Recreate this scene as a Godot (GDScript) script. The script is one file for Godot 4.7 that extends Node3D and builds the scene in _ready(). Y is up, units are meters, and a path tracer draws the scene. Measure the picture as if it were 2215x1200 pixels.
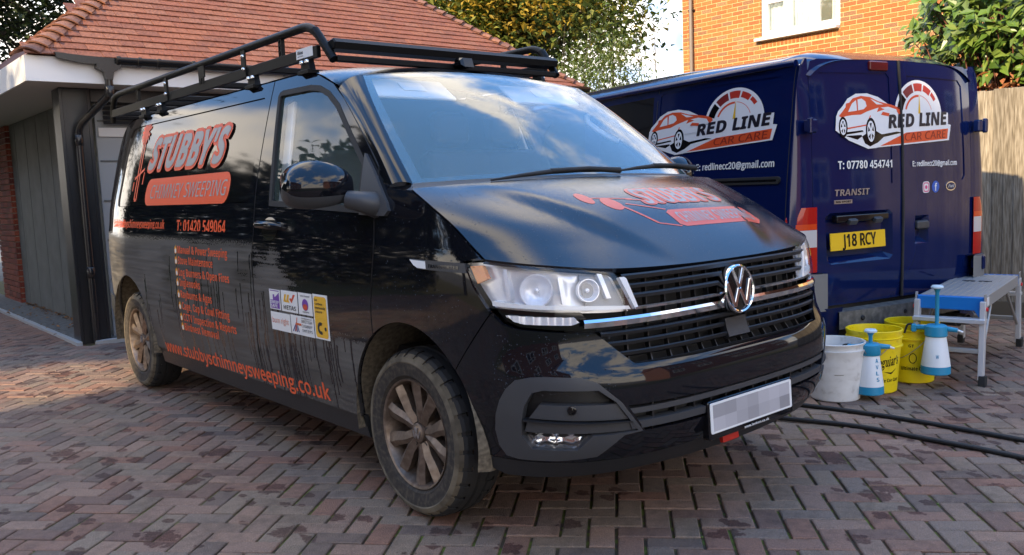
extends Node3D
# A driveway of block paving with a black panel van, a blue van, a tiled garage and washing gear, seen from in front of the black van.
# World axes: the black van's front axle is the origin, +x is its forward direction, +z its right-hand side, y up, metres.

var rng := RandomNumberGenerator.new()
var M := {}
const CC := 1.64226      # contour coordinate of the van's centre line
const X0 := 0.15
const KK := 0.95
const NN := 3.5
var WT := PackedVector2Array([Vector2(.22,.885),Vector2(.33,.908),Vector2(.48,.930),Vector2(.52,.938),Vector2(.70,.948),Vector2(.90,.950),Vector2(1.05,.944),Vector2(1.085,.936),Vector2(1.25,.912),Vector2(1.45,.860),Vector2(1.65,.803),Vector2(1.85,.740),Vector2(1.95,.70)])
var XT := PackedVector2Array([Vector2(.20,.80),Vector2(.28,.85),Vector2(.38,.925),Vector2(.47,.950),Vector2(.60,.952),Vector2(.66,.942),Vector2(.71,.910),Vector2(.76,.893),Vector2(.86,.885),Vector2(.98,.865),Vector2(1.04,.828),Vector2(1.10,.76),Vector2(1.35,.45)])


class MB extends RefCounted:
	var v := PackedVector3Array()
	var n := PackedVector3Array()
	var uv := PackedVector2Array()
	var c := PackedColorArray()
	var col := Color(1, 1, 1)
	var colored := false

	func tri(a: Vector3, b: Vector3, d: Vector3, na: Vector3, nb: Vector3, nd: Vector3, ua := Vector2.ZERO, ub := Vector2.ZERO, ud := Vector2.ZERO) -> void:
		if (d - a).cross(b - a).dot(na + nb + nd) < 0.0:
			v.append(a); v.append(d); v.append(b)
			n.append(na); n.append(nd); n.append(nb)
			uv.append(ua); uv.append(ud); uv.append(ub)
		else:
			v.append(a); v.append(b); v.append(d)
			n.append(na); n.append(nb); n.append(nd)
			uv.append(ua); uv.append(ub); uv.append(ud)
		if colored:
			c.append(col); c.append(col); c.append(col)

	func ftri(a: Vector3, b: Vector3, d: Vector3, hint: Vector3) -> void:
		var g := (d - a).cross(b - a).normalized()
		if g.dot(hint) < 0.0:
			g = -g
		tri(a, b, d, g, g, g)

	func quad(a: Vector3, b: Vector3, d: Vector3, e: Vector3, nn: Vector3) -> void:
		tri(a, b, d, nn, nn, nn, Vector2(0, 0), Vector2(1, 0), Vector2(1, 1))
		tri(a, d, e, nn, nn, nn, Vector2(0, 0), Vector2(1, 1), Vector2(0, 1))

	func fquad(a: Vector3, b: Vector3, d: Vector3, e: Vector3, hint: Vector3) -> void:
		var g := (d - a).cross(e - b).normalized()
		if g.dot(hint) < 0.0:
			g = -g
		quad(a, b, d, e, g)

	func squad(a: Vector3, b: Vector3, d: Vector3, e: Vector3, na: Vector3, nb: Vector3, nd: Vector3, ne: Vector3, ua := Vector2.ZERO, ub := Vector2.ZERO, ud := Vector2.ZERO, ue := Vector2.ZERO) -> void:
		tri(a, b, d, na, nb, nd, ua, ub, ud)
		tri(a, d, e, na, nd, ne, ua, ud, ue)

	func mesh() -> ArrayMesh:
		var a := []
		a.resize(Mesh.ARRAY_MAX)
		a[Mesh.ARRAY_VERTEX] = v
		a[Mesh.ARRAY_NORMAL] = n
		a[Mesh.ARRAY_TEX_UV] = uv
		if colored:
			a[Mesh.ARRAY_COLOR] = c
		var m := ArrayMesh.new()
		if v.size():
			m.add_surface_from_arrays(Mesh.PRIMITIVE_TRIANGLES, a)
		return m


# ---------------------------------------------------------------- shapes
func T(x := 0.0, y := 0.0, z := 0.0, ry := 0.0, rx := 0.0, rz := 0.0) -> Transform3D:
	return Transform3D(Basis.from_euler(Vector3(rx, ry, rz)), Vector3(x, y, z))

func box(mb: MB, t: Transform3D, s: Vector3, bev := 0.0) -> void:
	var h := s * 0.5
	bev = minf(bev, minf(h.x, minf(h.y, h.z)) * 0.9)
	for ax in 3:
		for sg in [-1.0, 1.0]:
			var i: int = (ax + 1) % 3
			var j: int = (ax + 2) % 3
			var p := []
			for q in [[-1, -1], [1, -1], [1, 1], [-1, 1]]:
				var w := Vector3.ZERO
				w[ax] = sg * h[ax]
				w[i] = q[0] * (h[i] - bev)
				w[j] = q[1] * (h[j] - bev)
				p.append(t * w)
			var nn := Vector3.ZERO
			nn[ax] = sg
			mb.quad(p[0], p[1], p[2], p[3], t.basis * nn)
	if bev <= 0.0:
		return
	for ax in 3:
		var i: int = (ax + 1) % 3
		var j: int = (ax + 2) % 3
		for si in [-1.0, 1.0]:
			for sj in [-1.0, 1.0]:
				var pts := []
				for e in [[-1.0, 0], [1.0, 0], [1.0, 1], [-1.0, 1]]:
					var w := Vector3.ZERO
					w[ax] = e[0] * (h[ax] - bev)
					w[i] = si * (h[i] - (bev if e[1] == 1 else 0.0))
					w[j] = sj * (h[j] - (bev if e[1] == 0 else 0.0))
					pts.append(t * w)
				var ni := Vector3.ZERO
				ni[i] = si
				var nj := Vector3.ZERO
				nj[j] = sj
				ni = t.basis * ni
				nj = t.basis * nj
				mb.squad(pts[0], pts[1], pts[2], pts[3], ni, ni, nj, nj)
	for sx in [-1.0, 1.0]:
		for sy in [-1.0, 1.0]:
			for sz in [-1.0, 1.0]:
				var a := Vector3(sx * h.x, sy * (h.y - bev), sz * (h.z - bev))
				var b := Vector3(sx * (h.x - bev), sy * h.y, sz * (h.z - bev))
				var d := Vector3(sx * (h.x - bev), sy * (h.y - bev), sz * h.z)
				mb.tri(t * a, t * b, t * d, t.basis * Vector3(sx, 0, 0), t.basis * Vector3(0, sy, 0), t.basis * Vector3(0, 0, sz))

func tube(mb: MB, pts: PackedVector3Array, r, sides := 10, caps := true) -> void:
	var rings := []
	var nrm := Vector3.ZERO
	for i in pts.size():
		var d := (pts[mini(i + 1, pts.size() - 1)] - pts[maxi(i - 1, 0)]).normalized()
		if nrm == Vector3.ZERO:
			nrm = d.cross(Vector3.UP if absf(d.y) < 0.9 else Vector3.RIGHT).normalized()
		nrm = (nrm - d * nrm.dot(d)).normalized()
		var bi := d.cross(nrm)
		var rr: float = r[i] if r is Array else r
		var ring := []
		for k in sides:
			var a := TAU * k / sides
			var o := nrm * cos(a) + bi * sin(a)
			ring.append([pts[i] + o * rr, o])
		rings.append(ring)
	for i in pts.size() - 1:
		for k in sides:
			var k2 := (k + 1) % sides
			var a = rings[i][k]
			var b = rings[i][k2]
			var c = rings[i + 1][k2]
			var d = rings[i + 1][k]
			mb.squad(a[0], b[0], c[0], d[0], a[1], b[1], c[1], d[1])
	if caps:
		for e in [0, pts.size() - 1]:
			var dir := (pts[0] - pts[1]).normalized() if e == 0 else (pts[e] - pts[e - 1]).normalized()
			for k in range(1, sides - 1):
				mb.tri(rings[e][0][0], rings[e][k][0], rings[e][k + 1][0], dir, dir, dir)

func bend(pts: Array, r := 0.05, steps := 5) -> PackedVector3Array:   # a polyline with its corners rounded
	var out := PackedVector3Array([pts[0]])
	for i in range(1, pts.size() - 1):
		var a: Vector3 = pts[i] + (pts[i - 1] - pts[i]).normalized() * r
		var b: Vector3 = pts[i] + (pts[i + 1] - pts[i]).normalized() * r
		for k in steps + 1:
			var t := float(k) / steps
			out.append(a.lerp(pts[i], t).lerp((pts[i] as Vector3).lerp(b, t), t))
	out.append(pts[-1])
	return out

func lathe(mb: MB, prof: Array, segs: int, t: Transform3D, sharp := 40.0, a0 := 0.0, a1 := TAU) -> void:   # prof: Vector2(radius, height) about the local y axis
	var m := prof.size()
	var sn := []
	for i in m - 1:
		var d: Vector2 = (prof[i + 1] - prof[i]).normalized()
		sn.append(Vector2(d.y, -d.x))
	for i in m - 1:
		var n0: Vector2 = sn[i]
		var n1: Vector2 = sn[i]
		if i > 0 and sn[i - 1].dot(sn[i]) > cos(deg_to_rad(sharp)):
			n0 = (sn[i - 1] + sn[i]).normalized()
		if i < m - 2 and sn[i + 1].dot(sn[i]) > cos(deg_to_rad(sharp)):
			n1 = (sn[i + 1] + sn[i]).normalized()
		for k in segs:
			var a := a0 + (a1 - a0) * k / segs
			var b := a0 + (a1 - a0) * (k + 1) / segs
			var ca := Vector3(cos(a), 0, sin(a))
			var cb := Vector3(cos(b), 0, sin(b))
			var p0: Vector3 = t * (ca * prof[i].x + Vector3(0, prof[i].y, 0))
			var p1: Vector3 = t * (cb * prof[i].x + Vector3(0, prof[i].y, 0))
			var p2: Vector3 = t * (cb * prof[i + 1].x + Vector3(0, prof[i + 1].y, 0))
			var p3: Vector3 = t * (ca * prof[i + 1].x + Vector3(0, prof[i + 1].y, 0))
			var u0 := float(k) / segs
			var u1 := float(k + 1) / segs
			mb.squad(p0, p1, p2, p3, t.basis * (ca * n0.x + Vector3(0, n0.y, 0)), t.basis * (cb * n0.x + Vector3(0, n0.y, 0)), t.basis * (cb * n1.x + Vector3(0, n1.y, 0)), t.basis * (ca * n1.x + Vector3(0, n1.y, 0)), Vector2(u0, prof[i].y), Vector2(u1, prof[i].y), Vector2(u1, prof[i + 1].y), Vector2(u0, prof[i + 1].y))

func inset(poly: PackedVector2Array, d: float) -> PackedVector2Array:
	var s := 1.0 if Geometry2D.is_polygon_clockwise(poly) else -1.0
	var out := PackedVector2Array()
	var m := poly.size()
	for i in m:
		var a := (poly[i] - poly[(i + m - 1) % m]).normalized()
		var b := (poly[(i + 1) % m] - poly[i]).normalized()
		var na := Vector2(-a.y, a.x) * s * -1.0
		var nb := Vector2(-b.y, b.x) * s * -1.0
		var q := (na + nb)
		q = q / maxf(0.3, q.length_squared() * 0.5)
		out.append(poly[i] + q * d)
	return out

func prism(mb: MB, poly: PackedVector2Array, z0: float, z1: float, t: Transform3D, bev := 0.0) -> void:   # outline in local xy, from z0 (back) to z1 (front)
	var m := poly.size()
	var front := poly if bev <= 0.0 else inset(poly, bev)
	var idx := Geometry2D.triangulate_polygon(front)
	var nz := t.basis * Vector3(0, 0, signf(z1 - z0))
	for i in range(0, idx.size(), 3):
		mb.tri(t * v3(front[idx[i]], z1), t * v3(front[idx[i + 1]], z1), t * v3(front[idx[i + 2]], z1), nz, nz, nz, front[idx[i]], front[idx[i + 1]], front[idx[i + 2]])
	idx = Geometry2D.triangulate_polygon(poly)
	for i in range(0, idx.size(), 3):
		mb.tri(t * v3(poly[idx[i]], z0), t * v3(poly[idx[i + 1]], z0), t * v3(poly[idx[i + 2]], z0), -nz, -nz, -nz)
	var s := 1.0 if Geometry2D.is_polygon_clockwise(poly) else -1.0
	var zs := z1 - signf(z1 - z0) * bev
	for i in m:
		var j := (i + 1) % m
		var d := (poly[j] - poly[i]).normalized()
		var o := t.basis * Vector3(-d.y * s, d.x * s, 0)
		mb.quad(t * v3(poly[i], z0), t * v3(poly[j], z0), t * v3(poly[j], zs), t * v3(poly[i], zs), o)
		if bev > 0.0:
			var e := (o + nz).normalized()
			mb.quad(t * v3(poly[i], zs), t * v3(poly[j], zs), t * v3(front[j], z1), t * v3(front[i], z1), e)

func v3(p: Vector2, z := 0.0) -> Vector3:
	return Vector3(p.x, p.y, z)

func P2(a: Array) -> PackedVector2Array:
	var o := PackedVector2Array()
	for i in range(0, a.size(), 2):
		o.append(Vector2(a[i], a[i + 1]))
	return o

func flipc(p: PackedVector2Array) -> PackedVector2Array:   # the same outline on the other side of the van
	var o := PackedVector2Array()
	for q in p:
		o.append(Vector2(2.0 * CC - q.x, q.y))
	return o

func arc(cx: float, cy: float, r: float, a0: float, a1: float, k: int, ry := -1.0) -> PackedVector2Array:
	var o := PackedVector2Array()
	for i in k + 1:
		var a := deg_to_rad(a0 + (a1 - a0) * i / k)
		o.append(Vector2(cx + cos(a) * r, cy + sin(a) * (r if ry < 0.0 else ry)))
	return o

func rrect(x: float, y: float, w: float, h: float, r: float) -> PackedVector2Array:
	var o := PackedVector2Array()
	o.append_array(arc(x + w - r, y + h - r, r, 0, 90, 4))
	o.append_array(arc(x + r, y + h - r, r, 90, 180, 4))
	o.append_array(arc(x + r, y + r, r, 180, 270, 4))
	o.append_array(arc(x + w - r, y + r, r, 270, 360, 4))
	return o

# A panel: an outline in the two coordinates of a curved sheet, cut into small cells and lifted by f(p) -> [point, normal]; its edges are turned in by `turn`.
func patch(mb: MB, poly: PackedVector2Array, cell: float, f: Callable, holes := [], turn := 0.012, off := 0.0) -> void:
	var lo := poly[0]
	var hi := poly[0]
	for p in poly:
		lo = lo.min(p)
		hi = hi.max(p)
	var nx := maxi(1, int(ceil((hi.x - lo.x) / cell)))
	var ny := maxi(1, int(ceil((hi.y - lo.y) / cell)))
	var st := (hi - lo) / Vector2(nx, ny)
	var memo := {}
	for ix in nx:
		for iy in ny:
			var a := lo + st * Vector2(ix, iy)
			var sq := PackedVector2Array([a, a + Vector2(st.x, 0), a + st, a + Vector2(0, st.y)])
			var got := Geometry2D.intersect_polygons(sq, poly)
			for h in holes:
				var nxt := []
				for g in got:
					nxt.append_array(Geometry2D.clip_polygons(g, h))
				got.assign(nxt)
			for g in got:
				var idx := Geometry2D.triangulate_polygon(g)
				for i in range(0, idx.size(), 3):
					var q := []
					for k in 3:
						var p: Vector2 = g[idx[i + k]]
						if not memo.has(p):
							var e: Array = f.call(p)
							if off != 0.0:
								e = [e[0] + e[1] * off, e[1]]
							memo[p] = e
						q.append([memo[p], p])
					mb.tri(q[0][0][0], q[1][0][0], q[2][0][0], q[0][0][1], q[1][0][1], q[2][0][1], q[0][1], q[1][1], q[2][1])
	if turn > 0.0:
		rim(mb, poly, cell, f, turn, off, 1.0)
		for h in holes:
			rim(mb, h, cell, f, turn, off, -1.0)

func rim(mb: MB, poly: PackedVector2Array, cell: float, f: Callable, turn: float, off: float, way: float) -> void:
	var s := (1.0 if Geometry2D.is_polygon_clockwise(poly) else -1.0) * way
	var m := poly.size()
	for i in m:
		var a := poly[i]
		var b := poly[(i + 1) % m]
		var k := maxi(1, int(ceil(a.distance_to(b) / cell)))
		var e0: Array = f.call(a)
		for j in k:
			var e1: Array = f.call(a.lerp(b, float(j + 1) / k))
			var p: Vector3 = e0[0] + e0[1] * off
			var q: Vector3 = e1[0] + e1[1] * off
			var side: Vector3 = (q - p).cross(e0[1]).normalized() * -s
			mb.quad(p, q, q - e1[1] * turn, p - e0[1] * turn, side)
			e0 = e1

func grid(mb: MB, f: Callable, nu: int, nv: int, out: Vector3) -> void:   # f(u, v) -> point, both 0..1; `out` tells the outside
	var ps := []
	for i in nu + 1:
		var row := []
		for j in nv + 1:
			row.append(f.call(float(i) / nu, float(j) / nv))
		ps.append(row)
	var ns := []
	for i in nu + 1:
		var row := []
		for j in nv + 1:
			var du: Vector3 = ps[mini(i + 1, nu)][j] - ps[maxi(i - 1, 0)][j]
			var dv: Vector3 = ps[i][mini(j + 1, nv)] - ps[i][maxi(j - 1, 0)]
			var n := du.cross(dv).normalized()
			row.append(n if n.dot(out) > 0.0 else -n)
		ns.append(row)
	for i in nu:
		for j in nv:
			mb.squad(ps[i][j], ps[i + 1][j], ps[i + 1][j + 1], ps[i][j + 1], ns[i][j], ns[i + 1][j], ns[i + 1][j + 1], ns[i][j + 1], Vector2(i, j) / Vector2(nu, nv), Vector2(i + 1, j) / Vector2(nu, nv), Vector2(i + 1, j + 1) / Vector2(nu, nv), Vector2(i, j + 1) / Vector2(nu, nv))

func skirt(mb: MB, f: Callable, n: int, depth: Vector3, out: Vector3) -> void:   # turns an edge curve f(t) in by `depth`
	for i in n:
		var a: Vector3 = f.call(float(i) / n)
		var b: Vector3 = f.call(float(i + 1) / n)
		mb.fquad(a, b, b + depth, a + depth, out)

# ---------------------------------------------------------------- lettering
var glyphs := {}
func letters(s: String, bold := true, face := "Droid Sans") -> Array:   # [triangles as 2-D corners with the left foot at 0,0 and capitals 1 high, width]
	var key := s + face + str(bold)
	if glyphs.has(key):
		return glyphs[key]
	var font := SystemFont.new()
	font.font_names = PackedStringArray([face])
	font.font_weight = 700 if bold else 400
	var out := []
	for q in [s, "H"]:
		var tm := TextMesh.new()
		tm.font = font
		tm.font_size = 64
		tm.pixel_size = 0.01
		tm.depth = 0.02
		tm.curve_step = 4.0
		tm.horizontal_alignment = HORIZONTAL_ALIGNMENT_LEFT
		tm.text = q
		var a := tm.surface_get_arrays(0)
		var vs: PackedVector3Array = a[Mesh.ARRAY_VERTEX]
		var ns: PackedVector3Array = a[Mesh.ARRAY_NORMAL]
		var ix = a[Mesh.ARRAY_INDEX]
		var ps := PackedVector2Array()
		var seq := range(vs.size()) if ix == null or ix.size() == 0 else Array(ix)
		for i in range(0, seq.size(), 3):
			if ns[seq[i]].z > 0.9:
				for k in 3:
					var w := vs[seq[i + k]]
					ps.append(Vector2(w.x, w.y))
		out.append(ps)
	var lo := 1e9
	var hi := -1e9
	for p in out[1]:
		lo = minf(lo, p.y)
		hi = maxf(hi, p.y)
	var x0 := 1e9
	var x1 := -1e9
	for p in out[0]:
		x0 = minf(x0, p.x)
		x1 = maxf(x1, p.x)
	var res := PackedVector2Array()
	for p in out[0]:
		res.append(Vector2(p.x - x0, p.y - lo) / (hi - lo))
	glyphs[key] = [res, (x1 - x0) / (hi - lo)]
	return glyphs[key]

# Letters w wide and h high with the left foot at `at`, lifted on a sheet by f. The foot line climbs by `rise` to its end; `lean` slants; `grow` fattens.
func write(mb: MB, s: String, at: Vector2, w: float, h: float, f: Callable, off := 0.002, lean := 0.0, rise := 0.0, bold := true, face := "Droid Sans", grow := 0.0, tall := 1.0) -> void:
	var g := letters(s, bold, face)
	var sx: float = w / g[1]
	var ps: PackedVector2Array = g[0]
	var shifts := [Vector2.ZERO]
	if grow > 0.0:
		shifts = []
		for k in 12:
			shifts.append(Vector2.from_angle(TAU * k / 12.0) * grow)
	var d := off
	for sh in shifts:
		for i in range(0, ps.size(), 3):
			var e := []
			for k in 3:
				var p := ps[i + k]
				var t: float = p.x / g[1]
				var hh := h * lerpf(1.0, tall, t)
				var q: Vector2 = at + Vector2(p.x * sx + p.y * hh * lean, p.y * hh + rise * t) + sh
				e.append(f.call(q))
			mb.tri(e[0][0] + e[0][1] * d, e[1][0] + e[1][1] * d, e[2][0] + e[2][1] * d, e[0][1], e[1][1], e[2][1])
		d += 0.00006

func decal(mb: MB, poly: PackedVector2Array, f: Callable, off: float, cell := 0.15) -> void:   # flat print cut from vinyl
	patch(mb, poly, cell, f, [], 0.0, off)

func flat(o: Vector3, x: Vector3, y: Vector3) -> Callable:   # a plane as a sheet for patch() and write()
	var n := x.cross(y).normalized()
	return func(p: Vector2) -> Array: return [o + x * p.x + y * p.y, n]

# ---------------------------------------------------------------- nodes
func thing(called: String, label: String, category: String, at := Vector3.ZERO, turn := 0.0, group := "") -> Node3D:
	var o := Node3D.new()
	o.name = called
	add_child(o, true)
	o.position = at
	o.rotation.y = turn
	o.set_meta("label", label)
	o.set_meta("category", category)
	if group:
		o.set_meta("group", group)
	return o

func obj(called: String, mb, mat: Material, parent: Node = self) -> MeshInstance3D:
	var o := MeshInstance3D.new()
	o.name = called
	o.mesh = mb.mesh() if mb is MB else mb
	o.material_override = mat
	parent.add_child(o, true)
	return o

func tag(o: Node, label: String, category: String, group := "", kind := "") -> Node:
	if label: o.set_meta("label", label)
	if category: o.set_meta("category", category)
	if group: o.set_meta("group", group)
	if kind: o.set_meta("kind", kind)
	return o

# ---------------------------------------------------------------- materials
func lin(r: float, g: float, b: float) -> Color:
	return Color(r, g, b).linear_to_srgb()

func mat(r: float, g: float, b: float, rough := 0.6, metal := 0.0) -> StandardMaterial3D:
	var m := StandardMaterial3D.new()
	m.albedo_color = lin(r, g, b)
	m.roughness = rough
	m.metallic = metal
	return m

func noise_tex(size: int, freq: float, ramp: Array, type := FastNoiseLite.TYPE_SIMPLEX_SMOOTH, octaves := 4, seed_ := 1, normal := false, strength := 4.0) -> NoiseTexture2D:
	var f := FastNoiseLite.new()
	f.noise_type = type
	f.frequency = freq
	f.fractal_octaves = octaves
	f.seed = seed_
	var t := NoiseTexture2D.new()
	t.width = size
	t.height = size
	t.seamless = true
	t.noise = f
	if normal:
		t.as_normal_map = true
		t.bump_strength = strength
	elif ramp.size():
		var g := Gradient.new()
		var offs := PackedFloat32Array()
		var cols := PackedColorArray()
		for r in ramp:
			offs.append(r[0])
			cols.append(r[1])
		g.offsets = offs
		g.colors = cols
		t.color_ramp = g
	return t

func tri_uv(m: StandardMaterial3D, per_metre: float, world := false) -> StandardMaterial3D:
	m.uv1_triplanar = true
	m.uv1_world_triplanar = world
	m.uv1_scale = Vector3.ONE * per_metre
	return m

func grains(size: int, seed_: int, base: float, spread: float, specks: int, lo: float, hi: float) -> ImageTexture:   # a gritty surface: grain by grain brightness
	var r := RandomNumberGenerator.new()
	r.seed = seed_
	var im := Image.create(size, size, false, Image.FORMAT_RGB8)
	for y in size:
		for x in size:
			var k := base + r.randf_range(-spread, spread)
			im.set_pixel(x, y, Color(k, k, k))
	for i in specks:
		var k := r.randf_range(lo, hi)
		var x := r.randi_range(0, size - 3)
		var y := r.randi_range(0, size - 3)
		im.fill_rect(Rect2i(x, y, r.randi_range(1, 3), r.randi_range(1, 2)), Color(k, k * 0.97, k * 0.93))
	return ImageTexture.create_from_image(im)

# ---------------------------------------------------------------- the black van's outer sheet
func herm(t: PackedVector2Array, y: float) -> float:
	var m := t.size()
	y = clampf(y, t[0].x, t[m - 1].x)
	var i := 0
	while i < m - 2 and y >= t[i + 1].x:
		i += 1
	var a := t[i]
	var b := t[i + 1]
	var ta := (b.y - a.y) / (b.x - a.x) if i == 0 else (b.y - t[i - 1].y) / (b.x - t[i - 1].x)
	var tb := (b.y - a.y) / (b.x - a.x) if i == m - 2 else (t[i + 2].y - a.y) / (t[i + 2].x - a.x)
	var h := b.x - a.x
	var s := (y - a.x) / h
	var s2 := s * s
	var s3 := s2 * s
	return (2 * s3 - 3 * s2 + 1) * a.y + (s3 - 2 * s2 + s) * h * ta + (3 * s2 - 2 * s3) * b.y + (s3 - s2) * h * tb

func S(c: float, y: float) -> Vector3:   # c runs forward along the near side, round the nose and back along the far side
	if c > 2.0 * CC - X0:
		var q := S(2.0 * CC - c, y)
		return Vector3(q.x, q.y, -q.z)
	var w := herm(WT, y)
	if c <= X0:
		if c < -3.2:
			w *= 1.0 - 0.15 * (c + 3.2) * (c + 3.2)
		return Vector3(c, y, w)
	var a := herm(XT, y) - X0
	var al := (c - X0) / KK
	var s := sin(al)
	var k := cos(al)
	var r := pow(pow(absf(s) / a, NN) + pow(absf(k) / w, NN), -1.0 / NN)
	return Vector3(X0 + r * s, y, r * k)

func skin(p: Vector2) -> Array:
	var e := 0.004
	var n := (S(p.x + e, p.y) - S(p.x - e, p.y)).cross(S(p.x, p.y + e) - S(p.x, p.y - e)).normalized()
	return [S(p.x, p.y), n]

func curve(pts: Array, t: float) -> Vector3:   # Catmull-Rom through points, t 0..1
	var m := pts.size() - 1
	var k := clampf(t, 0.0, 1.0) * m
	var i := mini(int(k), m - 1)
	var s := k - i
	var a: Vector3 = pts[maxi(i - 1, 0)]
	var b: Vector3 = pts[i]
	var c: Vector3 = pts[i + 1]
	var d: Vector3 = pts[mini(i + 2, m)]
	return b.cubic_interpolate(c, a, d, s)

func coons(u: float, v: float, f: Callable, r: Callable, e0: Callable, e1: Callable) -> Vector3:   # f(v) at u=0, r(v) at u=1, e0(u) at v=0, e1(u) at v=1
	var f0: Vector3 = f.call(0.0)
	var f1: Vector3 = f.call(1.0)
	var r0: Vector3 = r.call(0.0)
	var r1: Vector3 = r.call(1.0)
	var fv: Vector3 = f.call(v)
	var rv: Vector3 = r.call(v)
	var a: Vector3 = e0.call(u)
	var b: Vector3 = e1.call(u)
	return fv.lerp(rv, u) + a.lerp(b, v) - (f0.lerp(f1, v)).lerp(r0.lerp(r1, v), u)

# ---------------------------------------------------------------- the scene
func _ready() -> void:
	var cam := Camera3D.new()
	cam.name = "camera"
	cam.position = Vector3(2.7795, 1.2885, 2.6974)
	cam.rotation_order = EULER_ORDER_YXZ
	cam.rotation = Vector3(-0.1055, 0.8678, -0.0397)
	cam.fov = 35.93
	cam.near = 0.05
	cam.far = 400.0
	add_child(cam)
	cam.current = true
	var env := Environment.new()
	env.background_mode = Environment.BG_SKY
	env.sky = Sky.new()
	env.sky.sky_material = make_sky()
	env.tonemap_mode = Environment.TONE_MAPPER_LINEAR
	env.tonemap_exposure = 3.5
	env.sdfgi_enabled = true
	env.ssao_enabled = true
	env.ssil_enabled = true
	var we := WorldEnvironment.new()
	we.name = "world_environment"
	we.environment = env
	add_child(we)
	var sun := DirectionalLight3D.new()
	sun.name = "sun"
	sun.light_energy = 0.8
	sun.light_color = Color(1.0, 0.90, 0.74)
	sun.light_angular_distance = 0.8
	sun.shadow_enabled = true
	add_child(sun)
	sun.look_at_from_position(Vector3(0.12, 0.44, 0.89) * 30.0, Vector3.ZERO)

	make_materials()
	build_ground()
	build_garage()
	build_house()
	build_fence()
	build_surroundings()
	build_black_van()
	build_blue_van()
	build_gear()
	build_plants()

func make_sky() -> PanoramaSkyMaterial:
	var w := 1024
	var h := 512
	var big := FastNoiseLite.new()
	big.seed = 11
	big.frequency = 1.5
	big.fractal_octaves = 6
	big.domain_warp_enabled = true
	big.domain_warp_amplitude = 0.35
	big.domain_warp_frequency = 1.3
	var im := Image.create(w, h, false, Image.FORMAT_RGBF)
	for y in h:
		var el := PI * (0.5 - (y + 0.5) / h)
		for x in w:
			if el < -0.02:
				im.set_pixel(x, y, Color(0.22, 0.2, 0.19))
				continue
			var az := TAU * (x + 0.5) / w
			var d := Vector3(cos(el) * sin(az), sin(el), cos(el) * cos(az))
			var p := Vector3(d.x, d.y * 2.2, d.z) / (0.35 + maxf(d.y, 0.0))   # a flat layer of cloud seen from below
			var k := big.get_noise_3d(p.x, p.y * 0.3, p.z) * 1.35 + 0.27 + 0.90 * pow(1.0 - clampf(sin(el), 0, 1), 4.5)
			k = smoothstep(0.22, 0.80, k)
			var blue := Color(0.09, 0.27, 0.74).lerp(Color(0.40, 0.60, 0.88), pow(1.0 - sin(maxf(el, 0.0)), 4.0))
			var cl := Color(0.97, 0.98, 1.0).lerp(Color(0.72, 0.76, 0.84), clampf(big.get_noise_3d(p.x * 2.0 + 9.0, 3.0, p.z * 2.0) + 0.25, 0.0, 1.0))
			im.set_pixel(x, y, blue.lerp(cl, k) * Color(1.13, 1.0, 0.84))
	var m := PanoramaSkyMaterial.new()
	m.panorama = ImageTexture.create_from_image(im)
	m.energy_multiplier = 0.85
	return m

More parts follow.
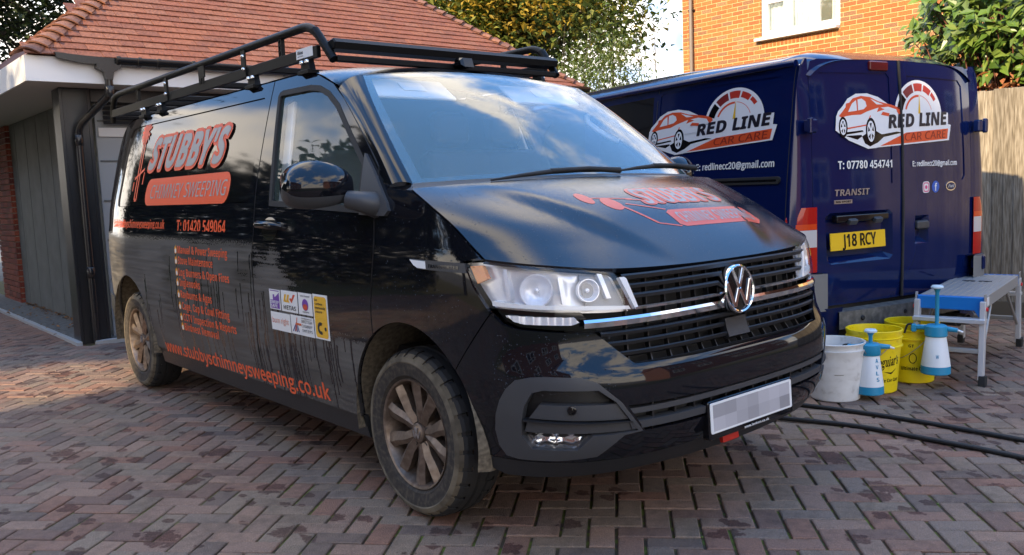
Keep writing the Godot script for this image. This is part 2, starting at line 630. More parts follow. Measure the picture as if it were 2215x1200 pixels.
func make_materials() -> void:
	rng.seed = 7
	M.grain = grains(512, 3, 0.78, 0.16, 5200, 0.45, 1.35)
	M.fine = grains(256, 4, 0.9, 0.08, 300, 0.75, 1.1)
	var m := mat(1, 1, 1, 0.82)
	m.vertex_color_use_as_albedo = true
	m.albedo_texture = M.grain
	m.normal_enabled = true
	m.normal_texture = noise_tex(512, 0.12, [], FastNoiseLite.TYPE_SIMPLEX, 4, 8, true, 6.0)
	m.normal_scale = 0.55
	m.detail_enabled = true
	m.detail_blend_mode = BaseMaterial3D.BLEND_MODE_MUL
	m.detail_uv_layer = BaseMaterial3D.DETAIL_UV_2
	m.detail_albedo = stains()
	m.uv2_triplanar = true
	m.uv2_world_triplanar = true
	m.uv2_scale = Vector3.ONE * 0.21
	M.paver = tri_uv(m, 1.9, true)
	m = mat(1, 1, 1, 1.0)
	m.albedo_texture = noise_tex(512, 0.03, [[0.0, lin(.05, .036, .024)], [0.40, lin(.085, .062, .036)], [0.52, lin(.09, .08, .02)], [0.72, lin(.11, .135, .018)], [1.0, lin(.17, .18, .04)]], FastNoiseLite.TYPE_SIMPLEX_SMOOTH, 5, 5)
	M.moss = tri_uv(m, 0.8, true)
	m = mat(1, 1, 1, 0.95)
	m.albedo_texture = noise_tex(512, 0.02, [[0.0, lin(.09, .085, .08)], [0.5, lin(.13, .125, .115)], [1.0, lin(.17, .16, .15)]], FastNoiseLite.TYPE_SIMPLEX_SMOOTH, 5, 6)
	M.earth = tri_uv(m, 0.3, true)
	# black van
	m = mat(.0055, .0060, .0085, 0.05)
	m.metallic_specular = 0.5
	M.black_paint = m
	M.plastic = mat(.017, .0175, .019, 0.42)
	M.plastic.normal_enabled = true
	M.plastic.normal_texture = noise_tex(256, 0.25, [], FastNoiseLite.TYPE_SIMPLEX, 2, 9, true, 3.0)
	M.plastic.normal_scale = 0.25
	tri_uv(M.plastic, 8.0)
	M.grey_plastic = mat(.05, .052, .056, 0.45)
	M.grey_plastic.normal_enabled = true
	M.grey_plastic.normal_texture = M.plastic.normal_texture
	M.grey_plastic.normal_scale = 0.2
	tri_uv(M.grey_plastic, 8.0)
	M.gloss_black = mat(.006, .006, .007, 0.06)
	M.dark = mat(.028, .028, .028, 0.95)
	M.rubber = mat(.014, .014, .014, 0.7)
	M.chrome = mat(.82, .83, .85, 0.06, 1.0)
	M.alu = mat(.55, .56, .58, 0.32, 1.0)
	M.orange = mat(.86, .085, .012, 0.42)
	M.silver_vinyl = mat(.42, .40, .37, 0.45, 0.25)
	M.white = mat(.78, .78, .76, 0.45)
	M.glass = glass(0.05, Color(.8, .95, .9))
	M.lens = glass(0.02, Color(1, 1, 1))
	M.tyre = mat(.018, .018, .018, 0.75)
	M.rail = mat(.006, .0065, .007, 0.42)
	M.rail.metallic_specular = 0.3
	var dirt := noise_tex(512, 0.035, [[0.0, lin(.05, .04, .028)], [0.4, lin(.12, .098, .068)], [0.7, lin(.2, .165, .115)], [1.0, lin(.27, .225, .16)]], FastNoiseLite.TYPE_SIMPLEX_SMOOTH, 5, 12)
	M.mud = mat(1, 1, 1, 0.95)
	M.mud.albedo_texture = dirt
	tri_uv(M.mud, 2.0)
	M.rim = mat(1, 1, 1, 0.42, 0.75)
	M.rim.albedo_texture = noise_tex(256, 0.03, [[0.0, lin(.13, .095, .07)], [0.5, lin(.21, .16, .125)], [1.0, lin(.33, .27, .22)]], FastNoiseLite.TYPE_SIMPLEX_SMOOTH, 4, 13)
	tri_uv(M.rim, 3.0)
	M.bonnet_paint = M.black_paint.duplicate()
	M.bonnet_paint.roughness = 0.14
	M.bonnet_paint.metallic_specular = 0.62
	M.bonnet_paint.normal_enabled = true
	M.bonnet_paint.normal_texture = noise_tex(512, 0.16, [], FastNoiseLite.TYPE_SIMPLEX, 3, 14, true, 4.0)
	M.bonnet_paint.normal_scale = 0.10
	tri_uv(M.bonnet_paint, 5.0)
	M.orange_wet = mat(.72, .10, .04, 0.3)
	M.orange_dusty = mat(.80, .12, .035, 0.6)
	M.amber_print = mat(.85, .35, .02, 0.5)
	M.lamp_silver = mat(.88, .89, .92, 0.30, 0.35)
	M.lamp_grey = mat(.30, .31, .33, 0.3)
	M.lamp_white = mat(.86, .86, .84, 0.25)
	M.amber = mat(.75, .22, .03, 0.25)
	M.drop = mat(.05, .055, .065, 0.03)
	M.trim = mat(.035, .037, .04, 0.7)
	M.seat = mat(.03, .03, .033, 0.9)
	M.lining = mat(.62, .62, .59, 0.8)
	M.disc = mat(.12, .10, .085, 0.5, 0.6)
	var sw := noise_tex(512, 0.012, [[0.0, lin(.03, .025, .018)], [0.35, lin(.08, .066, .046)], [0.6, lin(.15, .125, .086)], [1.0, lin(.22, .185, .13)]], FastNoiseLite.TYPE_SIMPLEX_SMOOTH, 5, 15)
	M.tyre_side = mat(1, 1, 1, 0.85)
	M.tyre_side.albedo_texture = noise_tex(512, 0.02, [[0.0, lin(.016, .014, .012)], [0.4, lin(.03, .025, .020)], [0.7, lin(.055, .044, .033)], [1.0, lin(.10, .08, .056)]], FastNoiseLite.TYPE_SIMPLEX_SMOOTH, 5, 16)
	tri_uv(M.tyre_side, 3.0)
	M.tyre_mud = mat(1, 1, 1, 0.95)
	M.tyre_mud.albedo_texture = sw
	tri_uv(M.tyre_mud, 1.3)
	# blue van
	m = mat(.003, .0095, .062, 0.07)
	m.metallic_specular = 0.5
	M.blue_paint = m
	M.red_lens = mat(.42, .012, .008, 0.08)
	M.red_amber = mat(.62, .06, .012, 0.1)
	M.clear_lens = mat(.52, .50, .49, 0.12)
	M.red_dark = mat(.13, .012, .012, 0.12)
	M.red_plain = mat(.6, .02, .02, .4)
	M.bumper_grey = mat(.17, .17, .165, 0.55)
	M.bumper_worn = mat(1, 1, 1, 0.6)
	M.bumper_worn.albedo_texture = noise_tex(256, 0.03, [[0.0, lin(.055, .055, .052)], [0.5, lin(.11, .108, .10)], [1.0, lin(.20, .195, .18)]], FastNoiseLite.TYPE_SIMPLEX_SMOOTH, 4, 33)
	tri_uv(M.bumper_worn, 2.0)
	M.plate_yellow = mat(.80, .50, .012, 0.4)
	M.badge_blue = mat(.01, .02, .07, .2)
	M.pink = mat(.62, .06, .20, .4)
	M.fb_blue = mat(.02, .10, .45, .4)
	M.vinyl_white = mat(.80, .80, .80, .35)
	M.print_red = mat(.52, .035, .02, .35)
	M.print_maroon = mat(.22, .018, .018, .35)
	M.print_orange = mat(.72, .085, .02, .35)
	M.print_dark = mat(.012, .010, .02, .35)
	M.print_deep_red = mat(.22, .015, .01, .35)
	M.exhaust = mat(.16, .15, .14, .45, .8)
	# buildings
	M.garage_grey = mat(.115, .122, .115, 0.7)
	m = mat(1, 1, 1, 0.7)
	m.albedo_texture = noise_tex(512, 0.01, [[0.0, lin(.092, .098, .09)], [0.5, lin(.118, .124, .116)], [1.0, lin(.14, .145, .137)]], FastNoiseLite.TYPE_SIMPLEX_SMOOTH, 6, 38)
	M.garage_panel = tri_uv(m, 0.6)
	M.door_grey = mat(.27, .28, .28, 0.6)
	M.black_board = mat(.014, .015, .017, 0.35)
	M.rainwater = mat(.012, .0125, .014, 0.25)
	M.upvc = mat(.80, .80, .79, 0.35)
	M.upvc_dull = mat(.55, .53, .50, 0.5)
	M.pipe_brown = mat(.22, .18, .15, 0.4)
	M.curtain = mat(.62, .62, .56, 0.9)
	M.mortar_pale = mat(.36, .32, .27, 0.95)
	M.mortar_gold = mat(.68, .50, .23, 0.95)
	M.concrete = tri_uv(mat(1, 1, 1, 0.9), 1.2)
	M.concrete.albedo_texture = noise_tex(256, 0.04, [[0.0, lin(.07, .068, .062)], [0.5, lin(.115, .11, .10)], [1.0, lin(.18, .175, .16)]], FastNoiseLite.TYPE_SIMPLEX_SMOOTH, 5, 34)
	M.concrete_pale = mat(.38, .37, .35, 0.85)
	m = mat(1, 1, 1, 0.88)
	m.vertex_color_use_as_albedo = true
	m.albedo_texture = noise_tex(512, 0.05, [[0.0, Color(.62, .60, .60)], [0.5, Color(.92, .90, .88)], [1.0, Color(1, 1, 1)]], FastNoiseLite.TYPE_SIMPLEX_SMOOTH, 5, 35)
	m.normal_enabled = true
	m.normal_texture = noise_tex(256, 0.12, [], FastNoiseLite.TYPE_SIMPLEX, 4, 36, true, 5.0)
	m.normal_scale = 0.5
	M.brick = tri_uv(m, 2.2, true)
	m = mat(1, 1, 1, 0.85)
	m.vertex_color_use_as_albedo = true
	m.albedo_texture = noise_tex(512, 0.035, [[0.0, Color(.72, .70, .68)], [0.4, Color(.90, .89, .88)], [0.75, Color(1, 1, 1)], [1.0, Color(1, 1, .97)]], FastNoiseLite.TYPE_SIMPLEX_SMOOTH, 6, 37)
	m.normal_enabled = true
	m.normal_texture = M.brick.normal_texture
	m.normal_scale = 0.4
	M.tile = tri_uv(m, 1.1, true)
	M.tile_plain = mat(.16, .06, .04, 0.9)
	m = mat(1, 1, 1, 0.9)
	m.albedo_texture = brickwork()
	M.far_brick = tri_uv(m, 0.55, true)
	var woods := []
	for k in 5:
		m = mat(1, 1, 1, 0.9)
		var a := 0.85 + 0.08 * k
		m.albedo_texture = noise_tex(512, 0.02, [[0.0, lin(.11 * a, .088 * a, .06 * a)], [0.45, lin(.22 * a, .185 * a, .135 * a)], [0.7, lin(.29 * a, .25 * a, .19 * a)], [1.0, lin(.36 * a, .32 * a, .255 * a)]], FastNoiseLite.TYPE_SIMPLEX_SMOOTH, 5, 50 + k)
		m.uv1_triplanar = true
		m.uv1_scale = Vector3(5.0, 0.45, 5.0)
		m.uv1_offset = Vector3(.21 * k, .37 * k, 0)
		woods.append(m)
	M.timber = woods
	M.timber_dark = mat(.12, .095, .065, 0.9)
	# gear
	M.bucket_white = mat(1, 1, 1, 0.5)
	M.bucket_white.albedo_texture = noise_tex(256, 0.02, [[0.0, lin(.42, .40, .36)], [0.3, lin(.64, .63, .60)], [1.0, lin(.74, .74, .72)]], FastNoiseLite.TYPE_SIMPLEX_SMOOTH, 6, 60)
	tri_uv(M.bucket_white, 2.5)
	M.bucket_yellow = mat(1, 1, 1, 0.42)
	M.bucket_yellow.albedo_texture = noise_tex(256, 0.02, [[0.0, lin(.50, .36, .01)], [0.25, lin(.80, .60, .004)], [1.0, lin(.86, .66, .004)]], FastNoiseLite.TYPE_SIMPLEX_SMOOTH, 6, 61)
	tri_uv(M.bucket_yellow, 2.5)
	M.wire = mat(.35, .33, .28, .4, .6)
	M.spray_blue = mat(.02, .26, .44, 0.4)
	M.spray_white = mat(.72, .74, .74, 0.45)
	M.spray_cap = mat(.55, .68, .74, 0.5)
	M.alu_dull = mat(.42, .42, .41, 0.5, 0.6)
	M.alu_bright = mat(.66, .67, .68, 0.42, 0.5)
	M.cap_blue = mat(.006, .16, .50, 0.4)
	M.hose = mat(.008, .008, .0085, 0.55)
	# plants
	M.bark = mat(.10, .08, .06, 0.95)
	M.bark_red = mat(.16, .06, .035, 0.9)
	m = mat(1, 1, 1, 0.6)
	m.vertex_color_use_as_albedo = true
	m.backlight_enabled = true
	m.backlight = lin(.35, .42, .12)
	M.leaf = m
	M.leaf_gloss = m.duplicate()
	M.leaf_gloss.roughness = 0.32
	M.leaf_gloss.backlight = lin(.25, .32, .08)
	m = mat(1, 1, 1, 0.85)
	m.vertex_color_use_as_albedo = true
	M.leaf_dry = m
	M.tint_glass = mat(.004, .004, .005, 0.04)

func stains() -> ImageTexture:   # drips, oil, lichen and worn patches over a few metres of paving
	var r := RandomNumberGenerator.new()
	r.seed = 19
	var n := FastNoiseLite.new()
	n.seed = 6
	n.frequency = 0.012
	n.fractal_octaves = 5
	var s := 1024
	var im := Image.create(s, s, false, Image.FORMAT_RGB8)
	var k := PackedFloat32Array()
	k.resize(s * s)
	k.fill(0.0)
	for i in 620:
		var cx := r.randi_range(20, s - 20)
		var cy := r.randi_range(20, s - 20)
		if n.get_noise_2d(cx * .35, cy * .35 + 500.0) < -0.02 and r.randf() < .8:
			continue
		var rx := r.randf_range(4, 12) if r.randf() < .9 else r.randf_range(12, 22)
		var ry := rx * r.randf_range(.5, .9)
		for y in range(int(cy - ry * 1.4), int(cy + ry * 1.4)):
			for x in range(int(cx - rx * 1.4), int(cx + rx * 1.4)):
				if x < 0 or y < 0 or x >= s or y >= s:
					continue
				var d := sqrt(pow((x - cx) / rx, 2.0) + pow((y - cy) / ry, 2.0)) + n.get_noise_2d(x * 9.0, y * 9.0) * .5
				if d < 1.0:
					k[y * s + x] = maxf(k[y * s + x], .35 + .35 * r.randf())
	for y in s:
		for x in s:
			var m := 0.98 + 0.16 * n.get_noise_2d(x, y) + 0.14 * n.get_noise_2d(x * 6.0, y * 6.0)
			var d := k[y * s + x]
			im.set_pixel(x, y, Color(m * (1.0 - d * .62), m * (1.0 - d * .78), m * (1.0 - d * .80)))
	return ImageTexture.create_from_image(im)

func brickwork() -> ImageTexture:   # courses for walls too far away to tell the bricks apart
	var r := RandomNumberGenerator.new()
	r.seed = 9
	var im := Image.create(512, 512, false, Image.FORMAT_RGB8)
	im.fill(lin(.30, .26, .21))
	for row in 24:
		for k in range(-1, 9):
			var x := int(k * 64 + (32 if row % 2 else 0))
			var a := r.randf_range(.8, 1.15)
			im.fill_rect(Rect2i(x, int(row * 21.33) + 1, 60, 18), lin(.24 * a, .075 * a, .045 * a))
	return ImageTexture.create_from_image(im)

func glass(alpha: float, tint: Color) -> StandardMaterial3D:
	var m := StandardMaterial3D.new()
	m.albedo_color = Color(tint.r, tint.g, tint.b, alpha)
	m.transparency = BaseMaterial3D.TRANSPARENCY_ALPHA
	m.roughness = 0.02
	m.metallic_specular = 0.8
	return m

# ---------------------------------------------------------------- ground and paving
func lattice(u: float, v: float) -> Vector3:
	var a := u * 0.1037
	var b := -v * 0.0922
	var c := cos(-0.7404)
	var s := sin(-0.7404)
	return Vector3(-0.2207 + a * c - b * s, 0.0, 1.3211 + a * s + b * c)

func build_ground() -> void:
	var mb := MB.new()
	box(mb, T(0, -0.55, 0), Vector3(300, 1.0, 300))
	tag(obj("ground", mb, M.earth), "", "", "", "structure")
	var drive := Node3D.new()
	drive.name = "driveway"
	drive.set_meta("kind", "structure")
	add_child(drive)
	mb = MB.new()
	box(mb, T(0.5, -0.0265, 2.0), Vector3(30, 0.03, 22))
	var bed := obj("joint_bed", mb, M.moss, drive)
	bed.set_meta("kind", "stuff")
	# tints of the blocks
	var tints := [Color(.43, .245, .172), Color(.41, .295, .21), Color(.48, .305, .215), Color(.32, .195, .145), Color(.38, .27, .19), Color(.44, .28, .2), Color(.29, .2, .155), Color(.43, .225, .15), Color(.42, .28, .2), Color(.37, .27, .2)]
	var eye := Vector3(2.7795, 1.2885, 2.6974)
	var fwd := Vector3(-0.763, 0, -0.6465)
	var right := Vector3(0.6465, 0, -0.763)
	var cells := []
	for u in range(-150, 110):
		for v in range(-45, 150):
			var k := posmod(u + v, 4)
			if k != 0 and k != 2:
				continue
			var flatways := k == 0
			var mid := lattice(u + (1.0 if flatways else 0.5), v + (0.5 if flatways else 1.0))
			if mid.x < -12.0 or mid.x > 6.5 or mid.z < -5.3 or mid.z > 8.0:
				continue
			if mid.x < -5.62 and mid.z < 0.74:
				continue
			var d := mid - eye
			var deep := d.dot(fwd)
			var across := d.dot(right)
			var near_ := deep > 0.6 and absf(across) < 0.62 * deep + 0.3
			if not near_ and (deep > 9.0 or mid.x < -7.0):
				continue
			cells.append([deep if near_ and deep > 2.35 and absf(across) < 0.595 * deep else 99.0, mid, flatways])
	cells.sort_custom(func(a, b): return a[0] < b[0])
	var kinds := []
	for flatways in [true, false]:
		var row := []
		for tn in tints:
			mb = MB.new()
			mb.colored = true
			mb.col = tn
			paver(mb, Transform3D(), flatways, 0.0)
			row.append(mb.mesh())
		kinds.append(row)
	var rest := MB.new()
	rest.colored = true
	var turn := Basis(Vector3.UP, 0.7404)
	var sag := FastNoiseLite.new()
	sag.seed = 3
	sag.frequency = 0.5
	var n := 0
	for c in cells:
		var mid: Vector3 = c[1]
		var t := Transform3D(turn * Basis.from_euler(Vector3(rng.randf_range(-.008, .008), rng.randf_range(-.012, .012), rng.randf_range(-.008, .008))), mid + Vector3(0, rng.randf_range(-.003, .002) + sag.get_noise_2d(mid.x, mid.z) * .004, 0))
		var ti := rng.randi_range(0, tints.size() - 1)
		if mid.x < -6.2 and mid.z > 0.6:
			ti = [0, 7, 7, 3, 0][rng.randi_range(0, 4)]
		if n < 300 and c[0] < 90.0:
			var b := obj("brick", kinds[0 if c[2] else 1][ti], M.paver, drive)
			b.transform = t
			n += 1
		else:
			rest.col = tints[ti] * rng.randf_range(0.9, 1.1)
			paver(rest, t, c[2], 0.0)
	var tufts := []
	for i in 1500:
		var uu := rng.randf_range(-70, 70)
		var vv := rng.randf_range(-12, 60)
		if rng.randf() < .5: uu = roundf(uu)
		else: vv = roundf(vv)
		if sag.get_noise_2d(uu * .5 + 90.0, vv * .5) < -0.05:
			continue
		var p := lattice(uu, vv)
		if p.x < -5.6 and p.z < .75 or p.z < -5.2:
			continue
		tufts.append([Transform3D(turn.scaled_local(Vector3(rng.randf_range(.004, .007), rng.randf_range(.002, .004), rng.randf_range(.005, .014))), p + Vector3(0, -.010, 0)), [Color(.10, .14, .018), Color(.14, .17, .03), Color(.07, .09, .02)][rng.randi_range(0, 2)]])
	var lump := SphereMesh.new()
	lump.radius = 1.0
	lump.height = 2.0
	lump.radial_segments = 8
	lump.rings = 4
	crown("joint_moss", lump, M.leaf_dry, drive, tufts)
	var o := obj("paving_bricks", rest, M.paver, drive)
	o.set_meta("kind", "stuff")

func paver(mb: MB, t: Transform3D, flatways: bool, y: float) -> void:
	var h := Vector2(0.0985, 0.0415) if flatways else Vector2(0.0460, 0.0875)
	var b := 0.005
	var ring := []
	for k in [[0.0, -0.022], [0.0, y - 0.006], [b, y]]:
		var r := []
		for q in [[-1, -1], [1, -1], [1, 1], [-1, 1]]:
			r.append(t * Vector3(q[0] * (h.x - k[0]), k[1], q[1] * (h.y - k[0])))
		ring.append(r)
	var up := t.basis.y
	mb.quad(ring[2][0], ring[2][1], ring[2][2], ring[2][3], up)
	var outs := [-t.basis.z, t.basis.x, t.basis.z, -t.basis.x]
	for i in 4:
		var j := (i + 1) % 4
		var o: Vector3 = outs[i]
		mb.squad(ring[1][i], ring[1][j], ring[2][j], ring[2][i], (o + up * 0.5).normalized(), (o + up * 0.5).normalized(), up, up)
		mb.quad(ring[0][i], ring[0][j], ring[1][j], ring[1][i], o)

# ---------------------------------------------------------------- black panel van
func flank_dirt() -> StandardMaterial3D:   # road film with rain runs, laid out in metres along and up the flank
	var w := 1536
	var h := 320
	var r := RandomNumberGenerator.new()
	r.seed = 21
	var nz := FastNoiseLite.new()
	nz.seed = 5
	nz.frequency = 1.0
	nz.fractal_octaves = 5
	var runs := []
	for i in 95:
		var c := r.randf_range(-3.0, -0.25)
		if r.randf() < 0.45:
			c = [-1.27, -1.05, -1.9, -0.95][r.randi_range(0, 3)] + r.randf_range(-0.14, 0.14)
		var y0 := r.randf_range(0.55, 1.02) if c < -1.2 else r.randf_range(0.55, 0.93)
		runs.append([c, y0, y0 - r.randf_range(0.08, 0.45), r.randf_range(0.0022, 0.0062), r.randf_range(0, 20)])
	var ca := Image.create(w, h, false, Image.FORMAT_RGB8)
	var ra := Image.create(w, h, false, Image.FORMAT_RGB8)
	var film := PackedFloat32Array()
	film.resize(w * h)
	for j in h:
		var y := 1.15 - 0.9 * (j + 0.5) / h
		for i in w:
			var c := -4.2 + 4.6 * (i + 0.5) / w
			var big := nz.get_noise_2d(c * 1.6, y * 2.2)
			var smear := nz.get_noise_2d(c * 1.3 + 40.0, y * 34.0)
			var grit := nz.get_noise_2d(c * 90.0, y * 90.0)
			var line := 1.062 if c < -1.258 else 0.98 - 0.36 * smoothstep(-1.1, -0.25, c) + big * 0.2
			var a := smoothstep(-0.02, 0.05, line - y + (grit * 0.03 if c < -1.258 else smear * 0.16 + grit * 0.10 + big * 0.1))
			a *= clampf(0.52 + big * 0.45 + smear * 0.4 + grit * 0.28, 0.05, 1.0)
			var splash := nz.get_noise_2d(c * 60.0, y * 60.0) + 1.6 * (0.42 - y)
			if splash > 0.10:
				a = maxf(a, clampf(0.45 + splash, 0.0, 1.0))
			if c > -0.22:
				a *= 0.25
			film[j * w + i] = a
	for q in runs:
		var j0 := int((1.15 - q[1]) / 0.9 * h)
		var j1 := mini(h - 1, int((1.15 - q[2]) / 0.9 * h))
		for j in range(maxi(j0, 0), j1):
			var y := 1.15 - 0.9 * (j + 0.5) / h
			var c: float = q[0] + 0.010 * nz.get_noise_2d(y * 6.0, q[4])
			var half: float = q[3] * (0.7 + 0.6 * (1.0 - float(j - j0) / maxf(1.0, j1 - j0)))
			var i0 := int((c - half + 4.2) / 4.6 * w)
			var i1 := int((c + half + 4.2) / 4.6 * w)
			for i in range(maxi(i0, 0), mini(i1 + 1, w)):
				film[j * w + i] *= 0.06
	var paint := Color(.006, .0065, .009)
	var soil := Color(.125, .116, .104)
	for j in h:
		for i in w:
			var a := film[j * w + i]
			ca.set_pixel(i, j, paint.lerp(soil, a).linear_to_srgb())
			var g := lerpf(0.04, 0.78, sqrt(a))
			ra.set_pixel(i, j, Color(g, g, g))
	var m := StandardMaterial3D.new()
	m.albedo_texture = ImageTexture.create_from_image(ca)
	m.roughness = 1.0
	m.roughness_texture = ImageTexture.create_from_image(ra)
	m.metallic_specular = 0.5
	m.texture_repeat = false
	m.uv1_scale = Vector3(1.0 / 4.6, -1.0 / 0.9, 1)
	m.uv1_offset = Vector3(4.2 / 4.6, 1.15 / 0.9, 0)
	return m

func build_black_van() -> void:
	var van := thing("panel_van", "black panel van with orange chimney sweeping lettering, roof rack and dirty flank", "van")
	M.flank = flank_dirt()
	var parts := func(called: String, poly: PackedVector2Array, cell: float, m: Material, holes := [], turn := 0.018, off := 0.0, parent: Node = van) -> Array:   # the panel on both sides
		var made := []
		for side in 2:
			var mb := MB.new()
			var hs := holes
			var p := poly
			if side == 1:
				p = flipc(poly)
				hs = []
				for q in holes:
					hs.append(flipc(q))
			patch(mb, p, cell, skin, hs, turn, off)
			made.append(obj(called, mb, m if side == 0 or m != M.flank else M.black_paint, parent))
		return made
	# --- the two flanks
	var win := P2([-1.10, 1.243, -1.232, 1.775, -1.222, 1.795, -1.19, 1.803, -.90, 1.797, -.80, 1.783, -.70, 1.748, -.583, 1.68, -.40, 1.525, -.262, 1.412, -.245, 1.207])
	var door := P2([-1.314, 1.862, -1.298, 1.60, -1.286, 1.40, -1.262, 1.24, -1.255, 1.05, -1.260, .70, -1.285, .47, -1.295, .350, -.345, .350])
	door.append_array(arc(.07, .385, .41, 183, 124, 10))
	door.append_array(P2([-.163, .83, -.130, 1.047, -.150, 1.24, -.152, 1.35, -.162, 1.390, -.303, 1.508, -.435, 1.610, -.547, 1.693, -.678, 1.776, -.847, 1.836, -1.0, 1.862]))
	var doors = parts.call("door", door, 0.07, M.flank, [win])
	var wing := P2([-.145, 1.375, -.066, 1.303, .103, 1.288, .227, 1.234, .374, 1.156, .470, 1.083, .514, 1.048, .436, 1.041, .477, .957, .534, .882, .544, .868, .378, .658])
	wing.append_array(arc(.07, .385, .41, 41, 123, 14))
	wing.append_array(P2([-.154, .83, -.121, 1.047, -.141, 1.24]))
	parts.call("front_wing", wing, 0.05, M.black_paint)
	var blank := P2([-3.62, 1.30, -3.60, 1.268, -3.56, 1.258, -1.36, 1.262, -1.36, 1.76, -1.40, 1.79, -3.50, 1.80, -3.58, 1.79, -3.635, 1.74])
	var quarter := P2([-1.324, 1.862, -1.308, 1.60, -1.296, 1.40, -1.272, 1.24, -1.265, 1.05, -1.270, .70, -1.295, .47, -1.305, .350, -2.925, .350])
	quarter.append_array(arc(-3.33, .39, .405, -6, 186, 24))
	quarter.append_array(P2([-3.78, .35, -4.0, .36, -4.10, .40, -4.12, 1.0, -4.12, 1.55, -4.08, 1.69, -4.0, 1.78, -3.88, 1.835, -3.7, 1.862]))
	parts.call("side_panel", quarter, 0.09, M.flank, [blank])
	for o in parts.call("window_blank", inset(blank, 0.004), 0.09, M.gloss_black, [], 0.0, -0.007):
		pass
	parts.call("sill", P2([-2.90, .245, -2.90, .347, -.345, .347, -.335, .25]), 0.08, M.plastic, [], 0.02, -0.012)
	var dw := parts.call("window", win, 0.08, M.glass, [], 0.0, -0.010, van) as Array
	var band := inset(win, 0.026)
	var rb = parts.call("window_seal", win, 0.06, M.rubber, [band], 0.012, 0.002, van)
	# mirror plate
	parts.call("mirror_plate", P2([-.262, 1.445, -.235, 1.20, -.045, 1.195, -.022, 1.215, -.04, 1.245, -.17, 1.37]), 0.05, M.grey_plastic, [], 0.02, 0.014)
	# handles
	for side in 2:
		var mb := MB.new()
		var s := 1.0 if side == 0 else -1.0
		var hp := PackedVector3Array()
		for q in [[-1.19, 1.145, -.012], [-1.175, 1.15, .026], [-1.13, 1.152, .038], [-1.04, 1.150, .040], [-.985, 1.147, .030], [-.965, 1.143, -.01]]:
			var e: Array = skin(Vector2(q[0], q[1]))
			var p: Vector3 = e[0] + e[1] * q[2]
			hp.append(Vector3(p.x, p.y, p.z * s))
		tube(mb, hp, [.012, .017, .019, .019, .018, .012], 10)
		obj("door_handle", mb, M.gloss_black, doors[side])
		mb = MB.new()   # the dished plate behind the handle
		var dish := func(p: Vector2) -> Array:
			var e: Array = skin(Vector2(-1.075 + p.x, 1.135 + p.y))
			var k := clampf(1.0 - (p.x * p.x / .0062 + p.y * p.y / .0022), 0.0, 1.0)
			var o: Vector3 = e[0] + e[1] * (0.0025 - 0.0015 * k)
			return [Vector3(o.x, o.y, o.z * s), Vector3(e[1].x, e[1].y + p.y * 6.0, e[1].z * s).normalized()]
		patch(mb, arc(0, 0, .085, 0, 345, 20, .055), .03, dish, [], 0.004)
		obj("handle_dish", mb, M.black_paint, doors[side])
	# --- nose
	var seam := 41.0
	var bump := arc(.07, .385, .41, -9, seam, 8)
	bump.append_array(P2([.548, .866, .583, .834, .632, .817, .758, .805, .886, .793, .962, .728, 1.018, .684, 1.287, .677, CC, .676]))
	var half_n := bump.size()
	var tail := P2([.558, .296, .80, .300, 1.073, .298, 1.417, .283, CC, .28])
	var full := PackedVector2Array()
	full.append_array(bump)
	for i in range(half_n - 2, -1, -1):
		full.append(Vector2(2 * CC - bump[i].x, bump[i].y))
	for i in 4:
		full.append(Vector2(2 * CC - tail[i].x, tail[i].y))
	for i in range(4, -1, -1):
		full.append(tail[i])
	var fog := P2([.541, .466, .552, .526, .570, .575, .596, .617, .63, .648, .68, .660, .729, .663, .833, .658, .886, .639, .964, .565, 1.038, .456, .972, .450, .879, .380, .75, .369, .622, .367, .575, .375, .550, .41])
	var mid := P2([.985, .551, 1.15, .548, 1.40, .543, CC, .542, 2 * CC - 1.40, .543, 2 * CC - 1.15, .548, 2 * CC - .985, .551, 2 * CC - 1.046, .456, 2 * CC - 1.2, .452, CC, .450, 1.2, .452, 1.046, .456])
	var mb := MB.new()
	var upper := Geometry2D.intersect_polygons(full, P2([0, .362, 4, .362, 4, 1.2, 0, 1.2]))
	var lip := Geometry2D.intersect_polygons(full, P2([0, .1, 4, .1, 4, .358, 0, .358]))
	patch(mb, upper[0], 0.05, skin, [fog, flipc(fog), mid], 0.02)
	var bumper := obj("front_bumper", mb, M.black_paint, van)
	mb = MB.new()
	patch(mb, lip[0], 0.05, skin, [], 0.02, -.002)
	obj("bumper_lip", mb, M.plastic, bumper)
	mb = MB.new()
	patch(mb, inset(mid, -0.03), 0.06, skin, [], 0.0, -0.05)
	obj("intake_back", mb, M.dark, bumper)
	for y in [[.538, .515, -.004], [.492, .462, .0]]:
		mb = MB.new()
		patch(mb, P2([1.0, y[1] + .004, CC, y[1], 2 * CC - 1.0, y[1] + .004, 2 * CC - .99, y[0], CC, y[0] - .004, .99, y[0]]), 0.05, skin, [], 0.035, y[2])
		obj("intake_strake", mb, M.grey_plastic, bumper)
	for k in 12:
		var c := 1.09 + k * 0.1
		mb = MB.new()
		patch(mb, P2([c - .004, .455, c + .004, .455, c + .004, .545, c - .004, .545]), 0.03, skin, [], 0.03, -0.018)
		obj("intake_rib", mb, M.plastic, bumper)
	var rec := P2([.640, .455, .645, .51, .656, .560, .684, .608, .72, .618, .890, .612, .945, .568, 1.020, .460, .95, .458, .868, .458, .818, .408, .672, .410])
	var fogs = parts.call("fog_surround", fog, 0.04, M.grey_plastic, [rec], 0.035, 0.002, bumper)
